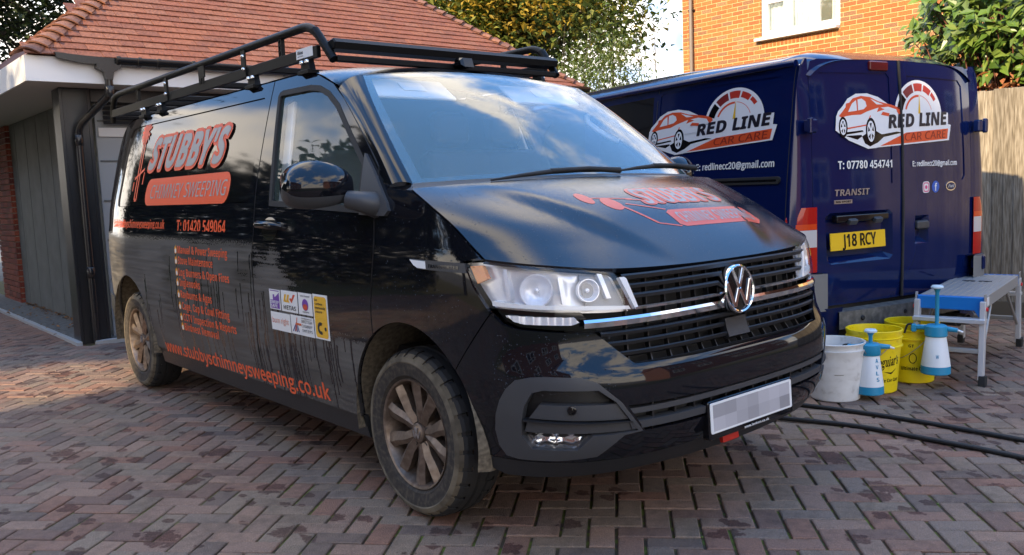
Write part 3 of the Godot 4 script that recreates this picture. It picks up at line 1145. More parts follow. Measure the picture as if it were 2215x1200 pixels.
	for side in 2:
		var par: Node = fogs[side]
		var mir := func(p: PackedVector2Array) -> PackedVector2Array: return p if side == 0 else flipc(p)
		mb = MB.new()
		patch(mb, mir.call(inset(rec, -0.01)), 0.05, skin, [], 0.0, -0.045)
		obj("recess", mb, M.plastic, par)
		for q in [P2([.705, .567, .668, .519, .99, .503, .955, .560]), P2([.664, .508, .648, .468, 1.018, .462, .995, .496])]:
			mb = MB.new()
			patch(mb, mir.call(q), 0.05, skin, [], 0.03, -0.006)
			obj("strake", mb, M.grey_plastic, par)
		for q in [[P2([.650, .514, 1.0, .497, 1.0, .492, .650, .508]), .004]]:
			mb = MB.new()
			patch(mb, mir.call(q[0]), 0.05, skin, [], 0.03, q[1])
			obj("strake", mb, M.plastic, par)
		var lampo := P2([.655, .455, .862, .456, .815, .412, .676, .414])
		mb = MB.new()
		patch(mb, mir.call(lampo), 0.015, func(p: Vector2) -> Array:
			var e: Array = skin(p)
			var d := 0.016 * absf(sin(p.x * 55.0)) + 0.01 * sin(p.y * 160.0)
			return [e[0] - e[1] * (0.03 + d), (e[1] + Vector3(0, cos(p.y * 160.0) * 0.9, cos(p.x * 55.0) * 0.8)).normalized()], [], 0.0)
		obj("fog_lamp_reflector", mb, M.chrome, par)
		mb = MB.new()
		patch(mb, mir.call(lampo), 0.03, skin, [], 0.03, -0.008)
		obj("fog_lamp_lens", mb, M.lens, par)
		mb = MB.new()
		var e0: Array = skin((mir.call(PackedVector2Array([Vector2(.807, .549)])) as PackedVector2Array)[0])
		var bs := Basis(Quaternion(Vector3.UP, e0[1]))
		lathe(mb, [Vector2(.015, 0), Vector2(.015, .006), Vector2(.011, .008), Vector2(.010, .003), Vector2(.0001, .005)], 20, Transform3D(bs, e0[0] - e0[1] * 0.005))
		obj("parking_sensor", mb, M.gloss_black, par)
	# grille
	mb = MB.new()
	patch(mb, P2([.80, .66, .80, .86, .95, 1.0, 2 * CC - .95, 1.0, 2 * CC - .80, .86, 2 * CC - .80, .66]), 0.07, skin, [], 0.0, -0.085)
	var grille := obj("grille", mb, M.dark, van)
	var slat := func(called: String, y: float, h: float, c0: float, dp: float, off: float, m: Material, c1 := -1.0) -> void:
		var b := MB.new()
		var ce := 2 * CC - c0 if c1 < 0 else c1
		var k := int((ce - c0) / 0.05) + 1
		var rows := []
		for i in k + 1:
			var c := lerpf(c0, ce, float(i) / k)
			var e: Array = skin(Vector2(c, y))
			var up := Vector3.UP
			rows.append([e[0] + e[1] * (off - .006) + up * h * .5, e[0] + e[1] * off + up * h * .15, e[0] + e[1] * (off - .004) - up * h * .5, e[0] + e[1] * (off - dp) - up * h * .35, e[0] + e[1] * (off - dp) + up * h * .5, e[1]])
		for i in k:
			var a: Array = rows[i]
			var d: Array = rows[i + 1]
			var nn: Vector3 = a[5]
			var hints := [(nn + Vector3.UP * 1.2), (nn - Vector3.UP * .4), -Vector3.UP, -nn, Vector3.UP]
			for j in 5:
				var j2 := (j + 1) % 5
				b.fquad(a[j], d[j], d[j2], a[j2], hints[j])
		obj(called, b, m, grille)
	slat.call("slat", .972, .020, .985, .05, .002, M.plastic)
	for y in [[.940, 1.0], [.906, 1.012]]:
		slat.call("slat", y[0], .017, y[1], .05, -.002, M.plastic)
	for y in [[.786, .905], [.753, .93], [.720, .965]]:
		slat.call("slat", y[0], .016, y[1], .05, -.002, M.plastic)
	slat.call("slat", .688, .012, 1.01, .05, -.012, M.plastic)
	slat.call("chrome_strip", .865, .012, 1.034, .02, .003, M.chrome)
	slat.call("chrome_strip", .826, .028, .850, .02, .004, M.chrome)
	for k in 14:
		var c := 1.02 + k * 0.0958
		mb = MB.new()
		patch(mb, P2([c - .003, .685, c + .003, .685, c + .003, .975, c - .003, .975]), 0.04, skin, [], 0.02, -0.035)
		obj("grille_rib", mb, M.plastic, grille)
	mb = MB.new()
	patch(mb, P2([CC - .09, .706, CC + .075, .706, CC + .075, .772, CC - .09, .772]), 0.05, skin, [], 0.03, 0.0)
	obj("radar_cover", mb, M.plastic, grille)
	# badge
	var bt := Transform3D(Basis(Vector3(0, 0, -1), Vector3(-.10, .995, 0), Vector3(.995, .10, 0)), Vector3(.893, .876, 0.0))
	mb = MB.new()
	lathe(mb, [Vector2(.0001, .012), Vector2(.082, .010), Vector2(.082, -.02), Vector2(.07, -.03)], 40, bt * T(0, 0, 0, 0, PI / 2))
	var badge := obj("badge", mb, M.gloss_black, van)
	mb = MB.new()
	lathe(mb, [Vector2(.079, .008), Vector2(.081, .017), Vector2(.086, .020), Vector2(.091, .016), Vector2(.093, .004), Vector2(.090, -.02)], 48, bt * T(0, 0, 0, 0, PI / 2))
	obj("badge_ring", mb, M.chrome, badge)
	mb = MB.new()
	for stroke in [[-.034, .074, -.002, .006], [.034, .074, .002, .006], [-.073, .030, -.036, -.064], [-.036, -.064, -.002, .002], [.002, .002, .036, -.064], [.036, -.064, .073, .030]]:
		var a := Vector2(stroke[0], stroke[1])
		var b := Vector2(stroke[2], stroke[3])
		var s := (b - a).orthogonal().normalized() * 0.0085
		prism(mb, PackedVector2Array([a - s, b - s, b + s, a + s]), .008, .017, bt, .002)
	obj("badge_emblem", mb, M.chrome, badge)
	# headlights
	var lamp := P2([.441, 1.034, .526, 1.041, .62, 1.032, .717, 1.022, .85, 1.006, .955, .990, .972, .975, 1.030, .858, .92, .862, .818, .869, .70, .876, .542, .886, .484, .957])
	for side in 2:
		var mir := func(p: PackedVector2Array) -> PackedVector2Array: return p if side == 0 else flipc(p)
		mb = MB.new()
		patch(mb, mir.call(lamp), 0.03, skin, [], 0.0, -0.003)
		var lens := obj("headlight", mb, M.lens, van)
		mb = MB.new()
		patch(mb, mir.call(inset(lamp, -.004)), 0.02, func(p: Vector2) -> Array:
			var q := p if side == 0 else Vector2(2 * CC - p.x, p.y)
			var e: Array = skin(p)
			var d := 0.045
			var bowl1 := clampf(1.0 - ((q.x - .70) / .115) ** 2 - ((q.y - .945) / .075) ** 2, 0, 1)
			var bowl2 := clampf(1.0 - ((q.x - .865) / .060) ** 2 - ((q.y - .935) / .065) ** 2, 0, 1)
			d += 0.03 * bowl1 + 0.02 * bowl2
			var tilt := Vector3.ZERO
			if bowl1 > 0.0: tilt = Vector3(0, -(q.y - .945) * 5.0, (q.x - .70) * 4.0)
			elif bowl2 > 0.0: tilt = Vector3(0, -(q.y - .935) * 5.0, (q.x - .865) * 4.0)
			return [e[0] - e[1] * d, (e[1] + tilt).normalized()], [], 0.0)
		obj("headlight_reflector", mb, M.lamp_silver, lens)
		mb = MB.new()
		patch(mb, mir.call(P2([.548, .892, .70, .882, .818, .875, .92, .868, 1.026, .862, 1.018, .874, .92, .882, .818, .889, .70, .896, .545, .908])), 0.04, skin, [], 0.03, -0.014)
		obj("light_strip", mb, M.lamp_white, lens)
		mb = MB.new()
		patch(mb, mir.call(P2([.845, 1.004, .955, .990, 1.018, .872, .87, .884])), 0.03, skin, [], 0.0, -0.040)
		obj("lamp_inner_panel", mb, M.lamp_grey, lens)
		for bw in [[.70, .945, .052], [.875, .938, .036]]:
			mb = MB.new()
			var be: Array = skin((mir.call(PackedVector2Array([Vector2(bw[0], bw[1])])) as PackedVector2Array)[0])
			lathe(mb, [Vector2(.006, -.012), Vector2(bw[2] * .5, -.008), Vector2(bw[2] * .85, .004), Vector2(bw[2], .020), Vector2(bw[2] * 1.08, .020), Vector2(bw[2] * 1.08, .0)], 28, Transform3D(Basis(Quaternion(Vector3.UP, be[1])), be[0] - be[1] * .040))
			lathe(mb, [Vector2(.0001, .012), Vector2(.007, .010), Vector2(.009, -.012)], 14, Transform3D(Basis(Quaternion(Vector3.UP, be[1])), be[0] - be[1] * .040))
			obj("lamp_bowl", mb, M.lamp_silver, lens)
		for q in [P2([.905, .995, .922, .993, .955, .905, .938, .905]), P2([.772, .99, .786, .99, .80, .90, .786, .895]), P2([.585, 1.02, .598, 1.02, .615, .915, .600, .91])]:
			mb = MB.new()
			patch(mb, mir.call(q), 0.04, skin, [], 0.05, -0.02)
			obj("lamp_divider", mb, M.lamp_silver, lens)
		mb = MB.new()
		patch(mb, mir.call(P2([.455, 1.025, .505, 1.030, .530, .985, .487, .965])), 0.03, skin, [], 0.02, -0.016)
		obj("amber_reflector", mb, M.amber, lens)
		mb = MB.new()
		patch(mb, mir.call(P2([.995, .972, 1.004, .966, 1.046, .868, 1.034, .862, .976, .972])), 0.04, skin, [], 0.02, 0.001)
		obj("lamp_edge", mb, M.lamp_white, lens)
		# lower lamp strip
		mb = MB.new()
		patch(mb, mir.call(P2([.552, .880, .70, .872, .848, .866, .900, .800, .758, .809, .636, .822, .588, .840])), 0.05, skin, [], 0.0, -0.03)
		obj("lower_lamp_back", mb, M.gloss_black, lens)
		mb = MB.new()
		patch(mb, mir.call(P2([.600, .862, .70, .857, .818, .851, .840, .832, .812, .824, .66, .832, .62, .842])), 0.012, func(p: Vector2) -> Array:
			var e: Array = skin(p)
			return [e[0] - e[1] * (0.012 + 0.004 * absf(sin(p.x * 130.0))), (e[1] + Vector3(0, 0, cos(p.x * 130.0))).normalized()], [], 0.01)
		obj("indicator", mb, M.lamp_silver, lens)
	# side trims with the small clear lamp
	var trims = parts.call("wing_trim", P2([.135, 1.040, .446, 1.034, .452, 1.001, .246, 1.004, .188, 1.006, .160, 1.018]), 0.05, M.grey_plastic, [], 0.008, 0.004)
	for side in 2:
		mb = MB.new()
		var q := P2([.140, 1.037, .236, 1.034, .240, 1.007, .190, 1.009, .165, 1.018])
		patch(mb, q if side == 0 else flipc(q), 0.04, skin, [], 0.004, 0.007)
		obj("side_repeater", mb, M.lamp_white, trims[side])
	mb = MB.new()
	write(mb, "TRANSPORTER", Vector2(.255, 1.012), .165, .012, skin, 0.0055)
	obj("lettering", mb, M.gloss_black, trims[0])
	# number plate
	mb = MB.new()
	var pt := T(.952, .437, 0, PI / 2, -.06)
	pt = Transform3D(Basis(Vector3(0, 0, -1), Vector3(-.05, .9987, 0), Vector3(.9987, .05, 0)), Vector3(.952, .434, .0))
	prism(mb, rrect(-.269, -.072, .538, .140, .008), -.02, .008, pt, .003)
	var plate := obj("number_plate", mb, M.gloss_black, van)
	mb = MB.new()
	prism(mb, rrect(-.26, -.050, .52, .111, .008), .0078, .0105, pt, .0005)
	obj("plate_face", mb, M.white, plate)
	var gr := RandomNumberGenerator.new()
	gr.seed = 4
	for i in 7:
		for j in 2:
			mb = MB.new()
			var x0 := -.245 + i * .07
			var rr := .034 if (i == 0 or i == 6) else .0005
			prism(mb, rrect(x0, -.042 + j * .0475, .0699, .0474, .0005), .0104, .0109, pt)
			var k := gr.randf_range(.26, .5)
			obj("plate_block", mb, mat(k, k * .97, k, .5), plate)
	mb = MB.new()
	write(mb, "www.lookers.co.uk", Vector2(-.06, -.069), .16, .009, flat(pt.origin + pt.basis.z * .008, pt.basis.x, pt.basis.y), 0.001)
	obj("lettering", mb, M.white, plate)
	mb = MB.new()
	box(mb, T(.905, .338, .075, 0, 0, .15), Vector3(.02, .05, .10), .004)
	obj("towing_tag", mb, mat(.5, .02, .01, .5), van)
	build_van_top(van)
	build_van_cabin(van)
	build_van_mirrors(van)
	build_rack(van)
	build_van_graphics(van, doors[0])
	for w in [[0.01, .90, 1.0], [-3.365, .90, 1.0], [0.01, -.90, -1.0], [-3.365, -.90, -1.0]]:
		wheel(van, w[0], w[1], w[2])
	# wheel housings and underside
	for w in [[0.07, .385], [-3.33, .39]]:
		for s in [1.0, -1.0]:
			mb = MB.new()
			var t := Transform3D(Basis(Vector3(1, 0, 0), Vector3(0, 0, s), Vector3(0, 1, 0)), Vector3(w[0], w[1], s * .60))
			lathe(mb, [Vector2(.0001, 0), Vector2(.43, 0), Vector2(.43, .30), Vector2(.412, .335)], 28, t, 40.0, -0.2, PI + 0.2)
			obj("wheel_housing", mb, M.mud, van)
	mb = MB.new()
	box(mb, T(-1.75, .36, 0), Vector3(5.0, .16, 1.16))
	box(mb, T(-1.64, .34, 0), Vector3(2.45, .10, 1.70))
	box(mb, T(.62, .36, 0), Vector3(.28, .10, 1.1))
	obj("underside", mb, M.dark, van)

func build_van_top(van: Node) -> void:
	# bonnet
	var ed := []
	for q in [[.526, 1.049], [.472, 1.090], [.374, 1.163], [.227, 1.241], [.103, 1.296]]:
		ed.append(S(q[0], q[1]))
	var fy := PackedVector2Array([Vector2(0, .990), Vector2(.335, .992), Vector2(.695, 1.003), Vector2(.92, 1.027), Vector2(1.1163, 1.049)])
	var front := func(v: float) -> Vector3:
		var c := lerpf(.526, 2 * CC - .526, v)
		return S(c, herm(fy, absf(c - CC)))
	var zr: float = ed[4].z
	var rear := func(v: float) -> Vector3:
		var s := 1.0 - 2.0 * v
		return Vector3(.103 + .05 * (1.0 - s * s), 1.296 + .026 * (1.0 - s * s), zr * s)
	var e0 := func(u: float) -> Vector3: return curve(ed, u)
	var e1 := func(u: float) -> Vector3:
		var p := curve(ed, u)
		return Vector3(p.x, p.y, -p.z)
	var hood := func(u: float, v: float) -> Vector3:
		var p := coons(u, v, front, rear, e0, e1)
		var s := absf(1.0 - 2.0 * v)
		p.y += 0.034 * 4.0 * u * (1.0 - u) * (1.0 - s * s)
		var edge := lerpf(.36, .80, u)
		p.y += 0.020 * (1.0 - smoothstep(edge - .10, edge + .03, s)) * sin(PI * clampf(u, 0.0, 1.0))
		return p
	var hoodp := hood
	var mb := MB.new()
	grid(mb, hood, 40, 64, Vector3(.4, 1, 0))
	skirt(mb, front, 40, Vector3(-.012, -.016, 0), Vector3(1, -.3, 0))
	skirt(mb, e0, 12, Vector3(0, -.02, -.01), Vector3(0, 0, 1))
	skirt(mb, e1, 12, Vector3(0, -.02, .01), Vector3(0, 0, -1))
	var bonnet := obj("bonnet", mb, M.bonnet_paint, van)
	# orange lettering across the bonnet, lying on its sheet
	var on_hood := func(p: Vector2) -> Array:   # p.x across from the near side, p.y up towards the screen
		var a: Vector3 = hoodp.call(p.y, p.x)
		var b: Vector3 = hoodp.call(p.y + .004, p.x)
		var c: Vector3 = hoodp.call(p.y, p.x + .002)
		var n := (b - a).cross(c - a).normalized()
		return [a, n if n.y > 0 else -n]
	mb = MB.new()
	write(mb, "STUBBY'S", Vector2(.445, .50), .265, .15, on_hood, .0012, .02, 0.0, true, "Droid Sans", .010)
	decal(mb, P2([.46, .315, .475, .295, .755, .295, .775, .33, .775, .40, .76, .435, .475, .435, .46, .415]), on_hood, .0010, .03)
	for k in [[.30, .60, .016, .055], [.345, .53, .022, .06]]:
		decal(mb, arc(k[0], k[1], k[2], 0, 345, 16, k[3]), on_hood, .0010, .03)
	for ln in [[.31, .60, .42, .56], [.36, .50, .40, .34], [.40, .34, .46, .30], [.38, .52, .47, .44], [.40, .56, .49, .52]]:
		var a := Vector2(ln[0], ln[1])
		var b := Vector2(ln[2], ln[3])
		var s := (b - a).orthogonal().normalized() * .004
		decal(mb, PackedVector2Array([a - s, b - s, b + s, a + s]), on_hood, .0011, .04)
	obj("bonnet_lettering", mb, M.orange_wet, bonnet)
	mb = MB.new()
	write(mb, "STUBBY'S", Vector2(.445, .50), .265, .15, on_hood, .0026, .02)
	write(mb, "CHIMNEY SWEEPING", Vector2(.48, .325), .275, .085, on_hood, .0022, .0)
	obj("bonnet_lettering", mb, M.silver_vinyl, bonnet)
	# rain drops standing on the panels
	var dr := RandomNumberGenerator.new()
	dr.seed = 31
	mb = MB.new()
	for i in 1500:
		var u := dr.randf_range(.06, .98)
		var v := dr.randf_range(.03, .97)
		var e: Array = on_hood.call(Vector2(v, u))
		drop(mb, e[0], e[1], dr.randf_range(.0009, .0024))
	for i in 520:
		var p := Vector2(dr.randf_range(-1.22, .5), dr.randf_range(.75, 1.24))
		if Geometry2D.is_point_in_polygon(p, P2([-.25, 1.19, -.25, 1.46, 0, 1.3, 0, 1.19])):
			continue
		var e: Array = skin(p)
		drop(mb, e[0], e[1], dr.randf_range(.0010, .0026))
	for i in 330:
		var e: Array = skin(Vector2(dr.randf_range(.55, .95), dr.randf_range(.60, .80)))
		drop(mb, e[0], e[1], dr.randf_range(.0009, .0022))
	var wet := obj("rain_drops", mb, M.drop, van)
	wet.set_meta("kind", "stuff")
	# windscreen
	var bs := [Vector3(.014, 1.317, .835), Vector3(-.13, 1.441, .805), Vector3(-.285, 1.572, .768), Vector3(-.44, 1.697, .722), Vector3(-.59, 1.810, .664)]
	var w0 := func(u: float) -> Vector3: return curve(bs, u)
	var w1 := func(u: float) -> Vector3:
		var p := curve(bs, u)
		return Vector3(p.x, p.y, -p.z)
	var wf := func(v: float) -> Vector3:
		var s := 1.0 - 2.0 * v
		var k := 1.0 - s * s
		return Vector3(.014 + .086 * k, 1.317 + .015 * k, .835 * s)
	var wr := func(v: float) -> Vector3:
		var s := 1.0 - 2.0 * v
		var k := 1.0 - s * s
		return Vector3(-.590 - .01 * k, 1.810 + .042 * k, .664 * s)
	var scr := func(u: float, v: float) -> Vector3:
		var s := 1.0 - 2.0 * v
		var p := coons(u, v, wf, wr, w0, w1)
		return p + Vector3(.6, .75, 0) * 0.02 * sin(PI * u) * (1.0 - s * s)
	mb = MB.new()
	grid(mb, scr, 20, 32, Vector3(.6, .75, 0))
	grid(mb, func(u: float, v: float) -> Vector3: return scr.call(u, v) - Vector3(.6, .75, 0) * .006, 20, 32, Vector3(-.6, -.75, 0))
	var ws := obj("windscreen", mb, M.glass, van)
	mb = MB.new()   # printed black border of the glass
	for b in [[0.0, .06, 0.0, 1.0], [.945, 1.0, 0.0, 1.0], [0.0, 1.0, 0.0, .03], [0.0, 1.0, .97, 1.0]]:
		grid(mb, func(u: float, v: float) -> Vector3: return scr.call(lerpf(b[0], b[1], u), lerpf(b[2], b[3], v)) - Vector3(.6, .75, 0) * .009, 14, 20, Vector3(.6, .75, 0))
	obj("screen_border", mb, M.gloss_black, ws)
	# pillars
	var kp := [[-.066, 1.306], [-.179, 1.413], [-.303, 1.513], [-.435, 1.615], [-.547, 1.698], [-.62, 1.748]]
	for side in [1.0, -1.0]:
		mb = MB.new()
		var ks := []
		for q in kp:
			ks.append(S(q[0], q[1]))
		var pil := func(u: float, v: float) -> Vector3:
			var a := curve(bs, u)
			var b := curve(ks, u)
			var p := a.lerp(b, v) + Vector3(.25, .45, .5) * .055 * v * (1.0 - v) * 2.0
			return Vector3(p.x, p.y, p.z * side)
		grid(mb, pil, 24, 8, Vector3(.4, .6, .7 * side))
		obj("windscreen_pillar", mb, M.black_paint, van)
		# cowl corner between bonnet, screen and wing
		mb = MB.new()
		var c0 := func(u: float, v: float) -> Vector3:
			var a: Vector3 = rear.call(v * .5)
			var b: Vector3 = wf.call(v * .5)
			var p := a.lerp(b, u) - Vector3(0, .012, 0) * sin(PI * u)
			return Vector3(p.x, p.y, p.z * side)
		grid(mb, c0, 4, 16, Vector3.UP)
		obj("cowl", mb, M.plastic, van)
		mb = MB.new()
		mb.ftri(S(.103, 1.290) * Vector3(1, 1, side), S(-.066, 1.303) * Vector3(1, 1, side), bs[0] * Vector3(1, 1, side) - Vector3(0, .004, 0), Vector3.UP)
		mb.ftri(S(.103, 1.290) * Vector3(1, 1, side), rear.call(0.0) * Vector3(1, 1, side) - Vector3(0, .006, 0), bs[0] * Vector3(1, 1, side) - Vector3(0, .004, 0), Vector3.UP)
		obj("cowl_end", mb, M.gloss_black, van)
	# roof
	var re := []
	for q in [[-.615, 1.760], [-.678, 1.783], [-.847, 1.842], [-1.05, 1.868], [-1.6, 1.870], [-2.6, 1.870], [-3.5, 1.870], [-3.75, 1.862], [-3.93, 1.822], [-4.05, 1.745], [-4.12, 1.60]]:
		re.append(S(q[0], q[1]))
	var r0 := func(u: float) -> Vector3: return curve(re, u)
	var r1 := func(u: float) -> Vector3:
		var p := curve(re, u)
		return Vector3(p.x, p.y, -p.z)
	var zf: float = re[0].z
	var rf := func(v: float) -> Vector3:
		var s := 1.0 - 2.0 * v
		var k := 1.0 - pow(absf(s), 2.6)
		return Vector3(-.615 + .0 * k, 1.760 + .108 * k, zf * s)
	var zb: float = re[10].z
	var rr := func(v: float) -> Vector3:
		var s := 1.0 - 2.0 * v
		var k := 1.0 - pow(absf(s), 4.0)
		return Vector3(-4.12 - .10 * k, 1.60 + .25 * k, zb * s)
	mb = MB.new()
	grid(mb, func(u: float, v: float) -> Vector3:
		var s := 1.0 - 2.0 * v
		var e: Vector3 = r0.call(u)
		var mid := lerpf(1.866, 1.925, smoothstep(0.0, .35, u)) - .075 * smoothstep(.6, 1.0, u)
		var k := 1.0 - pow(absf(s), 2.6)
		return Vector3(e.x - .10 * k * smoothstep(.8, 1.0, u), e.y + (mid - e.y) * k, e.z * s), 60, 40, Vector3.UP)
	var roof := obj("roof", mb, M.bonnet_paint, van)
	mb = MB.new()
	grid(mb, func(u: float, v: float) -> Vector3:
		var a := S(-4.12, lerpf(.40, 1.60, u))
		return Vector3(-4.12 - .10 * (1.0 - pow(absf(1.0 - 2.0 * v), 4.0)), a.y + (.25 * (1.0 - pow(absf(1.0 - 2.0 * v), 4.0)) * smoothstep(.8, 1.0, u)), a.z * (1.0 - 2.0 * v)), 12, 24, Vector3(-1, 0, 0))
	obj("tailgate", mb, M.black_paint, van)
	mb = MB.new()
	for side in [1.0, -1.0]:
		grid(mb, func(u: float, v: float) -> Vector3:
			var a := S(lerpf(-3.74, -4.13, u), lerpf(.30, .62, v))
			return Vector3(a.x, a.y, (a.z + .018 + .012 * sin(PI * v)) * side), 8, 6, Vector3(0, 0, side))
	grid(mb, func(u: float, v: float) -> Vector3: return Vector3(-4.26, lerpf(.30, .62, u), lerpf(-.75, .75, v)), 2, 6, Vector3(-1, 0, 0))
	obj("rear_bumper", mb, M.plastic, van)
	mb = MB.new()
	prism(mb, P2([-.05, 0, .05, 0, .035, .045, -.02, .052]), -.035, .035, T(-.725, 1.895, 0), .012)
	obj("aerial", mb, M.gloss_black, roof)
	# wipers
	for q in [[Vector3(.135, 1.318, .545), Vector3(.115, 1.338, .20), Vector3(.110, 1.343, -.15), .011], [Vector3(.112, 1.342, -.22), Vector3(.085, 1.352, -.50), Vector3(.085, 1.345, -.73), .010]]:
		mb = MB.new()
		tube(mb, PackedVector3Array([q[0], q[0].lerp(q[1], .5) + Vector3(0, .006, 0), q[1] + Vector3(0, .008, 0), q[1].lerp(q[2], .5) + Vector3(0, .008, 0), q[2]]), [.004, .008, .011, .009, .005], 8)
		tube(mb, PackedVector3Array([q[1] + Vector3(0, .01, 0), q[1].lerp(q[2], .6) + Vector3(.02, .014, 0), q[2] + Vector3(.05, .0, -.03)]), [.012, .010, .014], 8)
		obj("wiper", mb, M.rubber, van)

func drop(mb: MB, p: Vector3, n: Vector3, r: float) -> void:   # a flattened bead of water
	var x := n.cross(Vector3(.31, .2, .93)).normalized()
	var y := n.cross(x)
	for k in 6:
		var a := TAU * k / 6.0
		var b := TAU * (k + 1) / 6.0
		var da := x * cos(a) + y * sin(a)
		var db := x * cos(b) + y * sin(b)
		var top := p + n * r * .55
		mb.tri(p + da * r, p + db * r, top, (da + n * .25).normalized(), (db + n * .25).normalized(), n)

func build_van_cabin(van: Node) -> void:
	var mb := MB.new()   # dashboard
	grid(mb, func(u: float, v: float) -> Vector3:
		var s := 1.0 - 2.0 * v
		return Vector3(lerpf(.02, -.50, u) + .08 * (1.0 - s * s) * (1.0 - u), 1.27 - .10 * u - .16 * smoothstep(.75, 1.0, u) + .01 * sin(v * 22.0) * u, .80 * s), 14, 24, Vector3.UP)
	grid(mb, func(u: float, v: float) -> Vector3: return Vector3(-.50 + .12 * u, 1.01 - .5 * u, lerpf(-.80, .80, v)), 3, 4, Vector3(-1, 0, 0))
	var dash := obj("dashboard", mb, M.trim, van)
	mb = MB.new()
	box(mb, T(-.12, 1.262, -.16, .25, 0, -.10), Vector3(.30, .025, .42), .004)
	var folder := obj("folder", mb, mat(.03, .22, .33, .5), dash)
	mb = MB.new()
	lathe(mb, [Vector2(.0001, .0), Vector2(.055, .0), Vector2(.055, -.002)], 24, T(-.14, 1.279, -.06, 0, 0, -.10))
	obj("sticker", mb, M.white, folder)
	mb = MB.new()
	lathe(mb, [Vector2(.185, -.014), Vector2(.199, 0), Vector2(.185, .014), Vector2(.171, 0), Vector2(.185, -.014)], 32, T(-.60, 1.13, .40, 0, 0, 1.1))
	box(mb, T(-.60, 1.13, .40, 0, 0, 1.1), Vector3(.10, .03, .34), .01)
	obj("steering_wheel", mb, M.rubber, van)
	for z in [.42, -.18, -.56]:
		mb = MB.new()
		box(mb, T(-1.0, 1.20, z, 0, 0, .2), Vector3(.13, .62, .46), .05)
		box(mb, T(-1.10, 1.62, z, 0, 0, .12), Vector3(.10, .20, .26), .045)
		box(mb, T(-.78, .86, z), Vector3(.50, .16, .48), .05)
		obj("seat", mb, M.seat, van)
	mb = MB.new()
	box(mb, T(-1.36, 1.18, 0), Vector3(.02, 1.28, 1.50))
	obj("bulkhead", mb, M.dark, van)
	mb = MB.new()   # headlining
	grid(mb, func(u: float, v: float) -> Vector3: return Vector3(lerpf(-.66, -1.36, u), 1.80 + .06 * u + .03 * sin(PI * v), lerpf(-.66, .66, v)), 4, 6, Vector3.DOWN)
	obj("headlining", mb, M.lining, van)
	for z in [-.40, .42]:
		mb = MB.new()
		box(mb, T(-.60, 1.757, z, 0, 0, -.62), Vector3(.17, .018, .46), .008)
		var vis := obj("sun_visor", mb, M.lining, van)
		mb = MB.new()
		box(mb, T(-.597, 1.770, z - .02, 0, 0, -.62), Vector3(.07, .004, .13), .001)
		obj("visor_label", mb, M.white, vis)
	for s in [1.0, -1.0]:
		mb = MB.new()
		tube(mb, bend([Vector3(-.58, 1.66, -.74 * s), Vector3(-.54, 1.62, -.70 * s), Vector3(-.42, 1.53, -.74 * s), Vector3(-.39, 1.51, -.78 * s)], .03), .014, 8)
		obj("grab_handle", mb, M.lining, van)
		mb = MB.new()   # trim of the door pillar
		box(mb, T(-1.15, 1.49, s * .775, 0, s * -.27, .20), Vector3(.07, .54, .02), .006)
		obj("pillar_trim", mb, M.lining, van)
		mb = MB.new()
		box(mb, T(-.72, 1.02, s * .86), Vector3(.98, .36, .04), .01)
		obj("door_lining", mb, M.trim, van)
	mb = MB.new()
	box(mb, T(-.55, .62, 0), Vector3(1.6, .04, 1.5))
	obj("cab_floor", mb, M.dark, van)

func build_van_mirrors(van: Node) -> void:
	for s in [1.0, -1.0]:
		var shell := func(a: float, b: float) -> Vector3:   # a round the section 0..1, b inboard 0 .. outboard 1
			var t := TAU * a
			var z := lerpf(.955, 1.235, b)
			var fat := pow(maxf(0.0, 1.0 - pow(absf(b * 2.0 - 1.0), 3.2)), 0.42) * lerpf(.78, 1.0, smoothstep(0.0, .6, b))
			var cx := signf(cos(t)) * pow(absf(cos(t)), .75)
			var cy := signf(sin(t)) * pow(absf(sin(t)), .80)
			return Vector3(-.235 - .05 * b + cx * .078 * fat, 1.315 + .012 * sin(b * 3.0) + cy * .094 * fat, z * s)
		for lower in [false, true]:
			var mb := MB.new()
			for i in 28:
				for j in 18:
					var a := float(i) / 28.0
					var low := sin(TAU * (a + .5 / 28.0)) < -.42
					if low != lower:
						continue
					var q := []
					var w := []
					for k in [[0, 0], [1, 0], [1, 1], [0, 1]]:
						var u := float(i + k[0]) / 28.0
						var v := float(j + k[1]) / 18.0
						q.append(shell.call(u, v))
						w.append(((q[-1] as Vector3) - Vector3(-.26, 1.315, 1.095 * s)) * Vector3(1.0 / .0061, 1.0 / .0088, 1.0 / .0196) * .01)
					for k in 4:
						w[k] = (w[k] as Vector3).normalized()
					mb.squad(q[0], q[1], q[2], q[3], w[0], w[1], w[2], w[3])
			obj("mirror_base" if lower else "mirror_housing", mb, M.grey_plastic if lower else M.black_paint, van)
		var arm := MB.new()
		tube(arm, bend([Vector3(-.13, 1.235, .90 * s), Vector3(-.14, 1.25, .955 * s), Vector3(-.20, 1.265, 1.00 * s)], .03), [.055, .050, .048, .046, .044, .042, .040, .036], 12)
		obj("mirror_arm", arm, M.grey_plastic, van)

